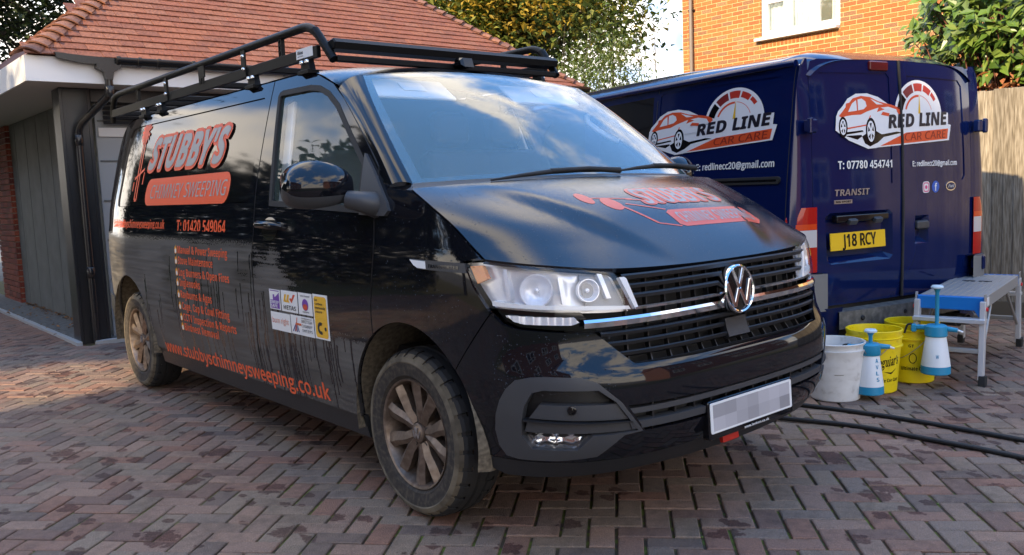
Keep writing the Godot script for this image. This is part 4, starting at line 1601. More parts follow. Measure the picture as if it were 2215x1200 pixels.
func build_rack(van: Node) -> void:
	var rack := Node3D.new()
	rack.name = "roof_rack"
	van.add_child(rack)
	for s in [1.0, -1.0]:
		var mb := MB.new()
		tube(mb, bend([Vector3(-.775, 1.90, .70 * s), Vector3(-.845, 1.985, .71 * s), Vector3(-.93, 2.078, .72 * s), Vector3(-3.97, 2.078, .72 * s), Vector3(-4.08, 2.05, .72 * s), Vector3(-4.15, 1.89, .71 * s)], .09, 6), .021, 12)
		obj("top_rail", mb, M.rail, rack)
		mb = MB.new()
		box(mb, T(-2.51, 1.950, .72 * s), Vector3(3.27, .055, .022), .003)
		obj("side_rail", mb, M.rail, rack)
		for x in [-1.255, -3.49]:
			mb = MB.new()
			box(mb, T(x - .013, 2.015, .72 * s), Vector3(.008, .12, .02))
			box(mb, T(x + .013, 2.015, .72 * s), Vector3(.008, .12, .02))
			for k in 4:
				box(mb, T(x, 1.975 + .028 * k, .72 * s, 0, 0, .7), Vector3(.034, .006, .018))
			obj("rail_bracket", mb, M.rail, rack)
		for x in [-1.685, -2.90]:
			mb = MB.new()
			box(mb, T(x, 2.0, .734 * s), Vector3(.052, .15, .006), .002)
			box(mb, T(x - .03, 2.0, .72 * s), Vector3(.006, .15, .03), .002)
			var br := obj("rail_bracket", mb, M.rail, rack)
			for y in [1.968, 2.035]:
				mb = MB.new()
				lathe(mb, [Vector2(.0001, .010), Vector2(.007, .009), Vector2(.011, .004), Vector2(.011, -.004)], 14, Transform3D(Basis(Vector3(1, 0, 0), Vector3(0, 0, s), Vector3(0, 1, 0)), Vector3(x + .006, y, .738 * s)))
				obj("bolt", mb, M.chrome, br)
		mb = MB.new()
		prism(mb, P2([-.045, .02, .045, .02, .045, -.06, .03, -.065, .028, -.10, .018, -.10, .014, -.066, -.002, -.066, -.006, -.10, -.016, -.10, -.02, -.07, -.032, -.07, -.034, -.10, -.042, -.10]), -.004, .004, T(-2.29, 2.062, .73 * s))
		obj("name_panel", mb, M.rail, rack)
		for x in [-.965, -1.57, -3.0, -3.325]:
			mb = MB.new()
			prism(mb, P2([-.055, -.075, .055, -.075, .034, -.008, -.034, -.008]), -.015, .015, T(x, 1.93, .735 * s), .003)
			box(mb, T(x, 1.862, .735 * s), Vector3(.11, .02, .06), .003)
			var ft := obj("rack_foot", mb, M.rail, rack)
			for dx in [-.026, .026]:
				mb = MB.new()
				lathe(mb, [Vector2(.0001, .012), Vector2(.008, .010), Vector2(.012, .004), Vector2(.012, -.004)], 14, Transform3D(Basis(Vector3(1, 0, 0), Vector3(0, 0, s), Vector3(0, 1, 0)), Vector3(x + dx, 1.909, .750 * s)))
				obj("bolt", mb, M.chrome, ft)
	var k := 0
	for x in [-.83, -1.57, -2.25, -3.0, -3.325, -3.7, -4.12]:
		var mb := MB.new()
		if k == 0:
			prism(mb, P2([-.035, -.025, .035, -.02, .045, .01, .02, .030, -.03, .022]), -.70, .70, T(x + .03, 1.968, 0), .006)
		else:
			box(mb, T(x, 1.955, 0), Vector3(.06, .034, 1.40), .006)
		obj("cross_bar", mb, M.rail, rack)
		k += 1
	var mb := MB.new()
	box(mb, T(-.775, 1.905, 0), Vector3(.03, .03, 1.38), .006)
	obj("cross_bar", mb, M.rail, rack)
	mb = MB.new()
	box(mb, T(-.995, 1.958, .7325), Vector3(.165, .046, .002))
	var lab := obj("rack_label", mb, M.white, rack)
	mb = MB.new()
	write(mb, "Rhino", Vector2(-1.062, 1.955), .055, .016, flat(Vector3(0, 0, .7338), Vector3(1, 0, 0), Vector3(0, 1, 0)), .0005)
	write(mb, "roof rack system", Vector2(-1.062, 1.944), .055, .005, flat(Vector3(0, 0, .7338), Vector3(1, 0, 0), Vector3(0, 1, 0)), .0005)
	obj("lettering", mb, M.gloss_black, lab)

func wheel(van: Node, x: float, z: float, s: float) -> void:
	var w := Node3D.new()
	w.name = "wheel"
	van.add_child(w, true)
	# local y is the axle, pointing outboard
	w.transform = Transform3D(Basis(Vector3(1, 0, 0), Vector3(0, 0, s), Vector3(0, -s, 0)), Vector3(x, .338, z - s * .105))
	if s < 0:
		w.transform.basis = Basis(Vector3(1, 0, 0), Vector3(0, 0, -1), Vector3(0, 1, 0))
	w.transform.basis = w.transform.basis.scaled_local(Vector3(.975, 1.0, .975))
	var seg := 120
	var prof := [Vector2(.222, .085), Vector2(.236, .097), Vector2(.240, .101), Vector2(.246, .101), Vector2(.262, .104), Vector2(.292, .1065), Vector2(.297, .109), Vector2(.303, .107), Vector2(.316, .102), Vector2(.328, .088), Vector2(.338, .076), Vector2(.343, .055), Vector2(.345, .030), Vector2(.338, .026), Vector2(.338, .018), Vector2(.346, .014), Vector2(.346, -.014), Vector2(.338, -.018), Vector2(.338, -.026), Vector2(.345, -.030), Vector2(.343, -.060), Vector2(.328, -.095), Vector2(.262, -.105), Vector2(.222, -.09)]
	var side := MB.new()
	var shoulder := MB.new()
	var tread := MB.new()
	for k in seg:
		var a := TAU * k / seg
		var b := TAU * (k + 1) / seg
		for i in prof.size() - 1:
			var cut := 0.0
			if k % 4 == 0 and ((i >= 8 and i <= 10) or (i >= 17 and i <= 19)):
				cut = .007
			var p: Vector2 = prof[i]
			var q: Vector2 = prof[i + 1]
			var mb := tread if i >= 9 else (shoulder if i >= 5 else side)
			var dn := (q - p).normalized()
			var nr := Vector2(-dn.y, dn.x)
			if nr.y < 0 and i < 10: nr = -nr
			if nr.x < 0 and i >= 10 and i < 20: nr = -nr
			var ca := Vector3(cos(a), 0, sin(a))
			var cb := Vector3(cos(b), 0, sin(b))
			var up := Vector3.UP
			mb.squad(ca * (p.x - cut) + up * p.y, cb * (p.x - cut) + up * p.y, cb * (q.x - cut) + up * q.y, ca * (q.x - cut) + up * q.y, ca * nr.x + up * nr.y, cb * nr.x + up * nr.y, cb * nr.x + up * nr.y, ca * nr.x + up * nr.y)
			if cut > 0.0:
				for e in [[ca, cb - ca], [cb, ca - cb]]:
					mb.fquad(e[0] * p.x + up * p.y, e[0] * (p.x - cut) + up * p.y, e[0] * (q.x - cut) + up * q.y, e[0] * q.x + up * q.y, e[1])
	var ty := obj("tyre", side, M.tyre_side, w)
	obj("tread", tread, M.tyre, ty)
	obj("muddy_shoulder", shoulder, M.tyre_mud, ty)
	var mb := MB.new()
	lathe(mb, [Vector2(.226, .088), Vector2(.224, .096), Vector2(.216, .092), Vector2(.208, .070), Vector2(.200, .03), Vector2(.196, -.09)], 64, Transform3D())
	var rim_ := obj("rim", mb, M.rim, w)
	for k in 5:
		for pr in [-1.0, 1.0]:
			var a := deg_to_rad(72.0 * k + 90.0 - 18.0 + pr * 17.5)
			var a0 := deg_to_rad(72.0 * k + 90.0 - 18.0 + pr * 13.0)
			mb = MB.new()
			var o := Vector3(cos(a), 0, sin(a))
			var i0 := Vector3(cos(a0), 0, sin(a0))
			var t := Vector3(-sin(a), 0, cos(a))
			var t0 := Vector3(-sin(a0), 0, cos(a0))
			var sec := func(c: Vector3, tt: Vector3, hw: float, y: float, dy: float) -> Array:
				return [c - tt * hw + Vector3(0, y - dy, 0), c - tt * hw * .25 * pr + Vector3(0, y, 0), c + tt * hw + Vector3(0, y - dy, 0), c + tt * hw * .8 + Vector3(0, y - .045, 0), c - tt * hw * .8 + Vector3(0, y - .045, 0)]
			var rows := [sec.call(i0 * .045, t0, .024, .070, .010), sec.call(i0 * .10, t0, .025, .080, .014), sec.call(o * .165, t, .030, .086, .016), sec.call(o * .214, t, .034, .084, .010)]
			for i in 3:
				for j in 5:
					var j2 := (j + 1) % 5
					var mid: Vector3 = (rows[i][0] + rows[i][2] + rows[i][3] + rows[i][4] + rows[i + 1][0] + rows[i + 1][2] + rows[i + 1][3] + rows[i + 1][4]) * .125
					var cc: Vector3 = (rows[i][j] + rows[i + 1][j] + rows[i + 1][j2] + rows[i][j2]) * .25
					mb.fquad(rows[i][j], rows[i + 1][j], rows[i + 1][j2], rows[i][j2], cc - mid)
			obj("spoke", mb, M.rim, rim_)
	mb = MB.new()
	lathe(mb, [Vector2(.0001, .080), Vector2(.034, .079), Vector2(.040, .074), Vector2(.042, .06), Vector2(.075, .058), Vector2(.082, .04), Vector2(.082, -.02)], 32, Transform3D())
	var hub := obj("hub", mb, M.rim, rim_)
	for k in 5:
		var a := deg_to_rad(72.0 * k + 54.0)
		mb = MB.new()
		lathe(mb, [Vector2(.0001, .055), Vector2(.008, .054), Vector2(.009, .062), Vector2(.014, .062), Vector2(.015, .04)], 12, T(cos(a) * .058, .004, sin(a) * .058))
		obj("wheel_bolt", mb, M.rubber, rim_)
	mb = MB.new()
	for stroke in [[-.011, .024, -.001, .002], [.011, .024, .001, .002], [-.024, .010, -.012, -.021], [-.012, -.021, -.001, .001], [.001, .001, .012, -.021], [.012, -.021, .024, .010]]:
		var a := Vector2(stroke[0], stroke[1])
		var b := Vector2(stroke[2], stroke[3])
		var q := (b - a).orthogonal().normalized() * 0.0028
		prism(mb, PackedVector2Array([a - q, b - q, b + q, a + q]), .078, .0825, Transform3D(Basis(Vector3(1, 0, 0), Vector3(0, 0, -1), Vector3(0, 1, 0)), Vector3.ZERO))
	obj("cap_emblem", mb, M.alu, rim_)
	mb = MB.new()
	lathe(mb, [Vector2(.0001, .005), Vector2(.15, .005), Vector2(.15, -.02)], 40, Transform3D())
	box(mb, T(.12, .0, .05, .4), Vector3(.07, .06, .14), .01)
	obj("brake_disc", mb, M.disc, w)

func build_van_graphics(van: Node, door: Node) -> void:
	var g := Node3D.new()
	g.name = "lettering"
	van.add_child(g)
	var mb := MB.new()
	write(mb, "STUBBY'S", Vector2(-3.01, 1.495), 1.20, .185, skin, .0010, .35, -.01, true, "Droid Sans", .026, 1.0)
	obj("name_outline", mb, M.orange, g)
	mb = MB.new()
	write(mb, "STUBBY'S", Vector2(-3.01, 1.495), 1.20, .185, skin, .0030, .35, -.01, true, "Droid Sans", .006)
	obj("name_letters", mb, M.silver_vinyl, g)
	mb = MB.new()
	decal(mb, rrect(-2.985, 1.262, 1.36, .168, .07), skin, -.004, .12)
	obj("banner", mb, M.orange, g)
	mb = MB.new()
	write(mb, "CHIMNEY SWEEPING", Vector2(-2.885, 1.304), 1.215, .085, skin, -.0022, .12, 0.0, false)
	obj("banner_letters", mb, M.silver_vinyl, g)
	# a sweep's brush on its rod, drawn in line
	mb = MB.new()
	var lines := [[-3.20, 1.30, -3.24, 1.72], [-3.16, 1.30, -3.20, 1.72], [-3.20, 1.30, -3.16, 1.30], [-3.27, 1.44, -3.10, 1.50], [-3.27, 1.42, -3.27, 1.36], [-3.09, 1.48, -3.09, 1.40]]
	for ln in lines:
		var a := Vector2(ln[0], ln[1])
		var b := Vector2(ln[2], ln[3])
		var s := (b - a).orthogonal().normalized() * .009
		decal(mb, PackedVector2Array([a - s, b - s, b + s, a + s]), skin, -.0035, .08)
	for k in 15:
		var a := deg_to_rad(20.0 + k * 23.0)
		var d := Vector2.from_angle(a)
		var s := d.orthogonal() * .014
		decal(mb, PackedVector2Array([Vector2(-3.22, 1.752) - s, Vector2(-3.22, 1.752) + d * .085 - s * .7, Vector2(-3.22, 1.752) + d * .085 + s * .7, Vector2(-3.22, 1.752) + s]), skin, -.0035 + .0001 * k, .08)
	obj("brush_drawing", mb, M.orange, g)
	mb = MB.new()
	write(mb, "E:info@stubbyschimneysweeping.co.uk", Vector2(-3.70, 1.118), 1.15, .052, skin, .0015)
	write(mb, "T: 01420 549064", Vector2(-2.335, 1.103), .725, .070, skin, .0015)
	obj("contact_lines", mb, M.orange, g)
	mb = MB.new()
	var items := [["Manual & Power Sweeping", .979, .73], ["Stove Maintenance", .917, .525], ["Log Burners & Open Fires", .848, .74], ["Inglenooks", .787, .32], ["Rayburns & Agas", .718, .475], ["Cage, Cap & Cowl Fitting", .648, .70], ["CCTV Inspection & Reports", .580, .77], ["Birdnest Removal", .522, .515]]
	for it in items:
		write(mb, it[0], Vector2(-2.30, it[1]), it[2], .044, skin, .0015)
	obj("service_list", mb, M.orange_dusty, g)
	mb = MB.new()
	var mb2 := MB.new()
	for it in items:
		var y: float = it[1] + .022
		decal(mb, P2([-2.352, y - .02, -2.335, y - .026, -2.318, y - .02, -2.312, y + .0, -2.322, y + .014, -2.328, y + .03, -2.336, y + .012, -2.346, y + .022, -2.354, y + .0]), skin, .0012, .1)
		decal(mb2, P2([-2.345, y - .018, -2.333, y - .022, -2.322, y - .016, -2.322, y + .0, -2.332, y + .008, -2.345, y + .0]), skin, .0018, .1)
	obj("flame_marks", mb, M.amber_print, g)
	obj("flame_marks", mb2, M.white, g)
	mb = MB.new()
	write(mb, "www.stubbyschimneysweeping.co.uk", Vector2(-2.74, .342), 2.14, .072, skin, .0015, 0.0, .034, false, "Droid Sans", .002)
	obj("web_address", mb, M.orange_dusty, g)
	# trade stickers on the door
	var st := Node3D.new()
	st.name = "trade_stickers"
	van.add_child(st)
	var sticker := func(x0: float, y0: float, x1: float, y1: float) -> void:
		var b := MB.new()
		patch(b, P2([x0, y0, x1, y0, x1, y1, x0, y1]), .06, skin, [], .001, .0016)
		obj("sticker", b, M.white, st)
	sticker.call(-1.083, .755, -.968, .850)
	sticker.call(-.957, .754, -.793, .852)
	sticker.call(-.783, .754, -.652, .853)
	sticker.call(-1.083, .655, -.882, .742)
	sticker.call(-.874, .656, -.652, .744)
	sticker.call(-.643, .658, -.511, .856)
	var add := func(b: MB, m: Material) -> void: obj("sticker_print", b, m, st)
	var purple := mat(.16, .05, .33, .5)
	mb = MB.new()
	decal(mb, P2([-1.074, .760, -.977, .760, -.977, .838, -1.02, .815, -1.028, .815, -1.028, .826, -1.045, .826, -1.045, .80, -1.074, .80]), skin, .0024)
	decal(mb, P2([-1.074, .842, -.977, .842, -.977, .846, -1.074, .846]), skin, .0024)
	decal(mb, arc(-.717, .800, .030, 0, 345, 18, .027), skin, .0024)
	add.call(mb, purple)
	mb = MB.new()
	write(mb, "SWEEP", Vector2(-1.069, .783), .085, .014, skin, .003)
	write(mb, "SAFE", Vector2(-1.069, .765), .07, .014, skin, .003)
	add.call(mb, M.white)
	mb = MB.new()
	decal(mb, P2([-.935, .80, -.92, .835, -.90, .835, -.912, .812, -.90, .797]), skin, .0024)
	decal(mb, P2([-.905, .80, -.89, .835, -.87, .835, -.882, .812, -.87, .797]), skin, .0026)
	add.call(mb, mat(.75, .42, .02, .5))
	mb = MB.new()
	decal(mb, P2([-.872, .815, -.85, .797, -.812, .838, -.832, .838, -.85, .816, -.86, .822]), skin, .0026)
	decal(mb, arc(-.717, .79, .022, 0, 345, 14, .014), skin, .0028)
	add.call(mb, mat(.6, .08, .03, .5))
	mb = MB.new()
	write(mb, "HETAS", Vector2(-.935, .764), .125, .020, skin, .0026)
	write(mb, "GUILD OF MASTER", Vector2(-.76, .836), .09, .006, skin, .0026)
	write(mb, "SWEEPS", Vector2(-.745, .764), .06, .006, skin, .0026)
	write(mb, "BRITISH", Vector2(-.765, .715), .10, .014, skin, .0026, 0, 0, false)
	write(mb, "CHIMNEY", Vector2(-.765, .694), .10, .014, skin, .0026, 0, 0, false)
	write(mb, "SWEEPS", Vector2(-.765, .673), .10, .014, skin, .0026, 0, 0, false)
	write(mb, "FEDERATION OF", Vector2(-.765, .733), .10, .005, skin, .0026)
	write(mb, "be", Vector2(-.622, .826), .022, .010, skin, .0036)
	write(mb, "carbon", Vector2(-.622, .809), .065, .011, skin, .0036)
	write(mb, "monoxide", Vector2(-.622, .792), .09, .011, skin, .0036)
	write(mb, "aware", Vector2(-.622, .775), .06, .010, skin, .0036)
	var ring := arc(-.583, .707, .030, 60, 300, 14, .028)
	var inner := arc(-.583, .707, .014, 300, 60, 14, .013)
	ring.append_array(inner)
	decal(mb, ring, skin, .0036)
	decal(mb, arc(-.541, .707, .009, 0, 330, 10), skin, .0036)
	add.call(mb, mat(.02, .02, .022, .5))
	mb = MB.new()
	patch(mb, rrect(-.633, .665, .112, .182, .016), .06, skin, [], .0, .0026)
	add.call(mb, mat(.80, .45, .03, .5))
	mb = MB.new()
	write(mb, "burn right", Vector2(-1.068, .690), .17, .026, skin, .0026, 0, 0, false)
	decal(mb, P2([-.835, .67, -.826, .67, -.805, .735, -.812, .735]), skin, .0026)
	decal(mb, P2([-.83, .70, -.77, .70, -.77, .71, -.825, .71]), skin, .0027)
	add.call(mb, mat(.62, .13, .04, .5))
	mb = MB.new()
	for k in 4:
		decal(mb, P2([-.862 + k * .02, .668, -.852 + k * .02, .668, -.815, .712, -.818, .716]), skin, .0024 + .0001 * k)
	add.call(mb, mat(.03, .05, .22, .5))

# ---------------------------------------------------------------- garage
func build_garage() -> void:
	var gar := thing("garage", "garage with hipped clay tile roof, white fascia and black gutter behind the vans", "garage")
	var slope := deg_to_rad(39.0)
	var mb := MB.new()
	box(mb, T(-8.6, 1.17, -2.27), Vector3(5.4, 2.34, 5.2))
	obj("wall", mb, M.garage_grey, gar)
	# corner pier boarded in black
	mb = MB.new()
	box(mb, T(-5.865, 1.165, .575), Vector3(.25, 2.33, .25), .006)
	box(mb, T(-5.745, 1.165, .688), Vector3(.022, 2.33, .03), .004)
	box(mb, T(-5.745, 1.165, .455), Vector3(.022, 2.33, .03), .004)
	obj("corner_post", mb, M.black_board, gar)
	# vehicle doors behind the van
	for z in [-.86, -3.60]:
		mb = MB.new()
		box(mb, T(-5.86, 1.13, z), Vector3(.04, 2.26, 2.50), .004)
		var d := obj("garage_door", mb, M.door_grey, gar)
		for k in 6:
			mb = MB.new()
			box(mb, T(-5.835, .2 + k * .37, z), Vector3(.014, .012, 2.46))
			obj("door_rib", mb, M.garage_grey, d)
		mb = MB.new()
		box(mb, T(-5.83, 1.945, z), Vector3(.012, .085, 2.46), .003)
		obj("door_rail", mb, M.upvc_dull, d)
	mb = MB.new()
	box(mb, T(-5.83, 2.275, -2.27), Vector3(.12, .12, 5.4), .004)
	obj("door_head", mb, M.black_board, gar)
	for k in 5:
		mb = MB.new()
		box(mb, T(-5.785, 2.21 - k * .045, -2.27, 0, 0, .5), Vector3(.01, .03, 5.2))
		obj("head_slat", mb, M.black_board, gar)
	# side wall panel and its brick pier
	mb = MB.new()
	box(mb, T(-7.95, 1.165, .315), Vector3(3.92, 2.31, .06), .004)
	var sp := obj("side_panel", mb, M.garage_panel, gar)
	for x in [-6.62, -7.22, -7.82, -8.42, -9.02, -9.6]:
		mb = MB.new()
		box(mb, T(x, 1.165, .346), Vector3(.018, 2.29, .006), .002)
		obj("panel_joint", mb, M.garage_panel, sp)
	mb = MB.new()
	box(mb, T(-10.45, 1.165, .16), Vector3(1.06, 2.33, .44))
	var pier := obj("brick_pier", mb, M.mortar_pale, gar)
	rng.seed = 15
	for row in 31:
		var x := -10.98 + (0.0 if row % 2 == 0 else -.112)
		while x < -9.94:
			var a := maxf(x, -10.99)
			var b := minf(x + .215, -9.91)
			if b - a > .04:
				mb = MB.new()
				mb.colored = true
				mb.col = [Color(.27, .06, .035), Color(.22, .05, .032), Color(.31, .085, .05), Color(.17, .045, .035)][rng.randi_range(0, 3)]
				box(mb, T((a + b) * .5, .040 + row * .075, .383), Vector3(b - a, .064, .03), .004)
				if b > -9.93:
					box(mb, T(-9.915, .040 + row * .075, .27), Vector3(.03, .064, .20), .004)
				obj("brick", mb, M.brick, pier)
			x += .225
	mb = MB.new()
	box(mb, T(-8.85, .0, .52), Vector3(6.2, .06, .34), .006)
	obj("plinth", mb, M.concrete, gar)
	mb = MB.new()
	box(mb, T(-8.85, .004, .722), Vector3(6.28, .05, .05), .004)
	box(mb, T(-5.66, .006, -2.2), Vector3(.06, .05, 5.6), .004)
	obj("drain_edge", mb, M.concrete_pale, gar)
	# eaves
	mb = MB.new()
	box(mb, T(-5.40, 2.44, -2.28), Vector3(.022, .215, 6.60), .003)
	obj("fascia", mb, M.upvc, gar)
	mb = MB.new()
	box(mb, T(-9.40, 2.44, 1.01), Vector3(8.0, .215, .022), .003)
	obj("fascia", mb, M.upvc, gar)
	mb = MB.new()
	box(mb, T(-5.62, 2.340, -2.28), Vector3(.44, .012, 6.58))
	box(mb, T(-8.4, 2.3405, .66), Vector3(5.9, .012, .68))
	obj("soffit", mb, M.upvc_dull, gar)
	var gutter := MB.new()
	lathe(gutter, [Vector2(.056, -5.62), Vector2(.056, .30), Vector2(.050, .30), Vector2(.050, -5.62)], 14, Transform3D(Basis(Vector3(1, 0, 0), Vector3(0, 0, 1), Vector3(0, -1, 0)), Vector3(-5.325, 2.545, 0)), 40.0, -0.25, PI + 0.25)
	var gu := obj("gutter", gutter, M.rainwater, gar)
	for z in [.30, .12, -.05, -.36, -1.3, -2.3, -3.3, -4.3]:
		mb = MB.new()
		lathe(mb, [Vector2(.058, -.018), Vector2(.064, -.014), Vector2(.064, .014), Vector2(.058, .018)], 14, Transform3D(Basis(Vector3(1, 0, 0), Vector3(0, 0, 1), Vector3(0, -1, 0)), Vector3(-5.325, 2.545, z)), 40.0, -0.3, PI + 0.3)
		obj("gutter_bracket", mb, M.rainwater, gu)
	mb = MB.new()
	prism(mb, P2([.30, 2.55, .60, 2.56, .80, 2.575, .78, 2.53, .62, 2.50, .42, 2.487, .30, 2.487]), -.03, .03, Transform3D(Basis(Vector3(0, 0, 1), Vector3(0, 1, 0), Vector3(-1, 0, 0)), Vector3(-5.34, 0, 0)), .006)
	obj("gutter_end", mb, M.rainwater, gu)
	mb = MB.new()
	prism(mb, P2([.10, 2.50, .30, 2.50, .30, 2.46, .24, 2.43, .225, 2.36, .175, 2.36, .16, 2.43, .10, 2.46]), -.045, .045, Transform3D(Basis(Vector3(0, 0, 1), Vector3(0, 1, 0), Vector3(-1, 0, 0)), Vector3(-5.335, 0, 0.18)), .008)
	obj("outlet", mb, M.rainwater, gu)
	mb = MB.new()
	tube(mb, bend([Vector3(-5.335, 2.37, .38), Vector3(-5.335, 2.24, .38), Vector3(-5.68, 1.98, .575), Vector3(-5.69, 1.85, .580), Vector3(-5.69, .02, .580)], .07, 5), .034, 16)
	var dp := obj("downpipe", mb, M.rainwater, gar)
	for y in [2.26, 1.86, .66]:
		mb = MB.new()
		var c := Vector3(-5.335, y, .38) if y > 2.0 else Vector3(-5.69, y, .580)
		lathe(mb, [Vector2(.036, -.05), Vector2(.040, -.045), Vector2(.040, .045), Vector2(.036, .05)], 18, Transform3D(Basis(), c))
		obj("pipe_collar", mb, M.rainwater, dp)
	# roof: battened base, tiles course by course, bonnet hips
	var roof := Node3D.new()
	roof.name = "roof"
	gar.add_child(roof)
	var e0 := Vector3(-5.40, 2.57, 1.0)
	var e1 := Vector3(-5.40, 2.57, -5.58)
	var half := 3.29
	var up := Vector3(-cos(slope), sin(slope), 0)
	var nrm := Vector3(sin(slope), cos(slope), 0)
	mb = MB.new()
	var apex := Vector3(-5.40 - half, 2.57 + half * tan(slope), -2.29)
	mb.ftri(e0 - nrm * .03, e1 - nrm * .03, apex - nrm * .03, nrm)
	mb.fquad(e0 - nrm * .03, apex - nrm * .03, apex + Vector3(-4, 0, 0), e0 + Vector3(-9, 0, 0), Vector3(0, 1, 1))
	mb.fquad(e1 - nrm * .03, apex - nrm * .03, apex + Vector3(-4, 0, 0), e1 + Vector3(-9, 0, 0), Vector3(0, 1, -1))
	obj("roof_deck", mb, M.tile_plain, roof)
	var tones := [Color(.285, .098, .052), Color(.27, .092, .05), Color(.30, .108, .057), Color(.255, .088, .048), Color(.285, .112, .066), Color(.235, .083, .05)]
	var shapes := []
	for tone in tones:
		mb = MB.new()
		mb.colored = true
		mb.col = tone
		box(mb, Transform3D(), Vector3(.205, .013, .20), .003)
		shapes.append(mb.mesh())
	var rest := MB.new()
	rest.colored = true
	var basis := Basis(Vector3(0, 0, -1), nrm.rotated(Vector3(0, 0, 1), deg_to_rad(6.2)), -up.rotated(Vector3(0, 0, 1), deg_to_rad(6.2)))
	rng.seed = 41
	var count := 0
	for row in 39:
		var s := row * .110
		var t := s * cos(slope)
		var z := 1.0 - t - .05
		var zend := -5.58 + t + .05
		var shift := .1035 if row % 2 else 0.0
		var zz := 1.02 - shift - floorf((1.02 - shift - z) / .207) * .207
		while zz > zend:
			var cz := zz - .1035
			if cz < z + .05 and cz > zend - .05:
				var p := Vector3(-5.40, 2.57, cz) + up * (s + .045) + nrm * (.016 + rng.randf_range(-.0015, .0025))
				var tr := Transform3D(basis.rotated(nrm, rng.randf_range(-.012, .012)), p)
				var pick := rng.randi_range(0, 5)
				if cz > -.2 and rng.randf() < .35:
					pick = [4, 5][rng.randi_range(0, 1)]
				if row < 16 and count < 300:
					var o := obj("tile", shapes[pick], M.tile, roof)
					o.transform = tr
					count += 1
				else:
					rest.col = tones[pick]
					box(rest, tr, Vector3(.205, .013, .20), .003)
			zz -= .207
	var ro := obj("roof_tiles", rest, M.tile, roof)
	ro.set_meta("kind", "stuff")
	for side in [0, 1]:
		for k in 38:
			var t := .02 + k * .0855
			var p := (e0 if side == 0 else e1) + Vector3(-t, t * tan(slope), -t if side == 0 else t)
			var dir := Vector3(-1, tan(slope), -1 if side == 0 else 1).normalized()
			var across := Vector3(1, 0, -1 if side == 0 else 1).normalized()
			across = (across - dir * across.dot(dir)).normalized() if side == 0 else across
			var upn := dir.cross(across).normalized()
			if upn.y < 0: upn = -upn
			across = upn.cross(dir).normalized()
			mb = MB.new()
			mb.colored = true
			mb.col = [Color(.36, .15, .08), Color(.29, .13, .085), Color(.22, .10, .07), Color(.26, .11, .07)][rng.randi_range(0, 3)]
			var q := p + upn * .035
			var f := func(u: float, v: float) -> Vector3:
				var a := lerpf(-1.0, 1.0, v)
				var w := lerpf(.135, .085, u)
				return q + dir * (u * .19 - .05) + across * (a * w) + upn * (lerpf(.020, -.015, u) - a * a * lerpf(.055, .045, u))
			grid(mb, f, 3, 10, upn)
			var fb := func(u: float, v: float) -> Vector3: return f.call(u, v) - upn * .016
			grid(mb, fb, 3, 10, -upn)
			for j in 10:
				mb.fquad(f.call(0.0, j / 10.0), f.call(0.0, (j + 1) / 10.0), fb.call(0.0, (j + 1) / 10.0), fb.call(0.0, j / 10.0), -dir)
			obj("hip_tile", mb, M.tile, roof)
	# leaf litter along the side of the garage
	mb = MB.new()
	mb.colored = true
	rng.seed = 77
	for i in 260:
		var x := rng.randf_range(-9.6, -6.0)
		var z := .36 + absf(rng.randfn(0, .03)) if rng.randf() < .75 else rng.randf_range(.5, .78)
		mb.col = [Color(.16, .075, .03), Color(.22, .10, .035), Color(.10, .06, .035), Color(.28, .12, .03)][rng.randi_range(0, 3)]
		leaf(mb, Transform3D(Basis.from_euler(Vector3(rng.randf_range(-.5, .5), rng.randf() * TAU, rng.randf_range(-.5, .5))), Vector3(x, .042 + rng.randf() * .015, z)), rng.randf_range(.03, .055), .5)
	tag(obj("fallen_leaves", mb, M.leaf_dry), "brown fallen leaves along the foot of the grey garage side wall", "leaves", "", "stuff")

func leaf(mb: MB, t: Transform3D, l: float, wide := .38) -> void:   # pointed leaf along local z, folded along its rib
	var w := l * wide
	var n1 := (t.basis * Vector3(-.35, 1, 0)).normalized()
	var n2 := (t.basis * Vector3(.35, 1, 0)).normalized()
	var a := t * Vector3(0, 0, 0)
	var b := t * Vector3(0, -l * .03, l * .5)
	var c := t * Vector3(0, -l * .12, l)
	var p := t * Vector3(w * .5, w * .14, l * .42)
	var q := t * Vector3(-w * .5, w * .14, l * .42)
	mb.tri(a, p, b, n1, n1, n1)
	mb.tri(b, p, c, n1, n1, n1)
	mb.tri(a, b, q, n2, n2, n2)
	mb.tri(b, c, q, n2, n2, n2)

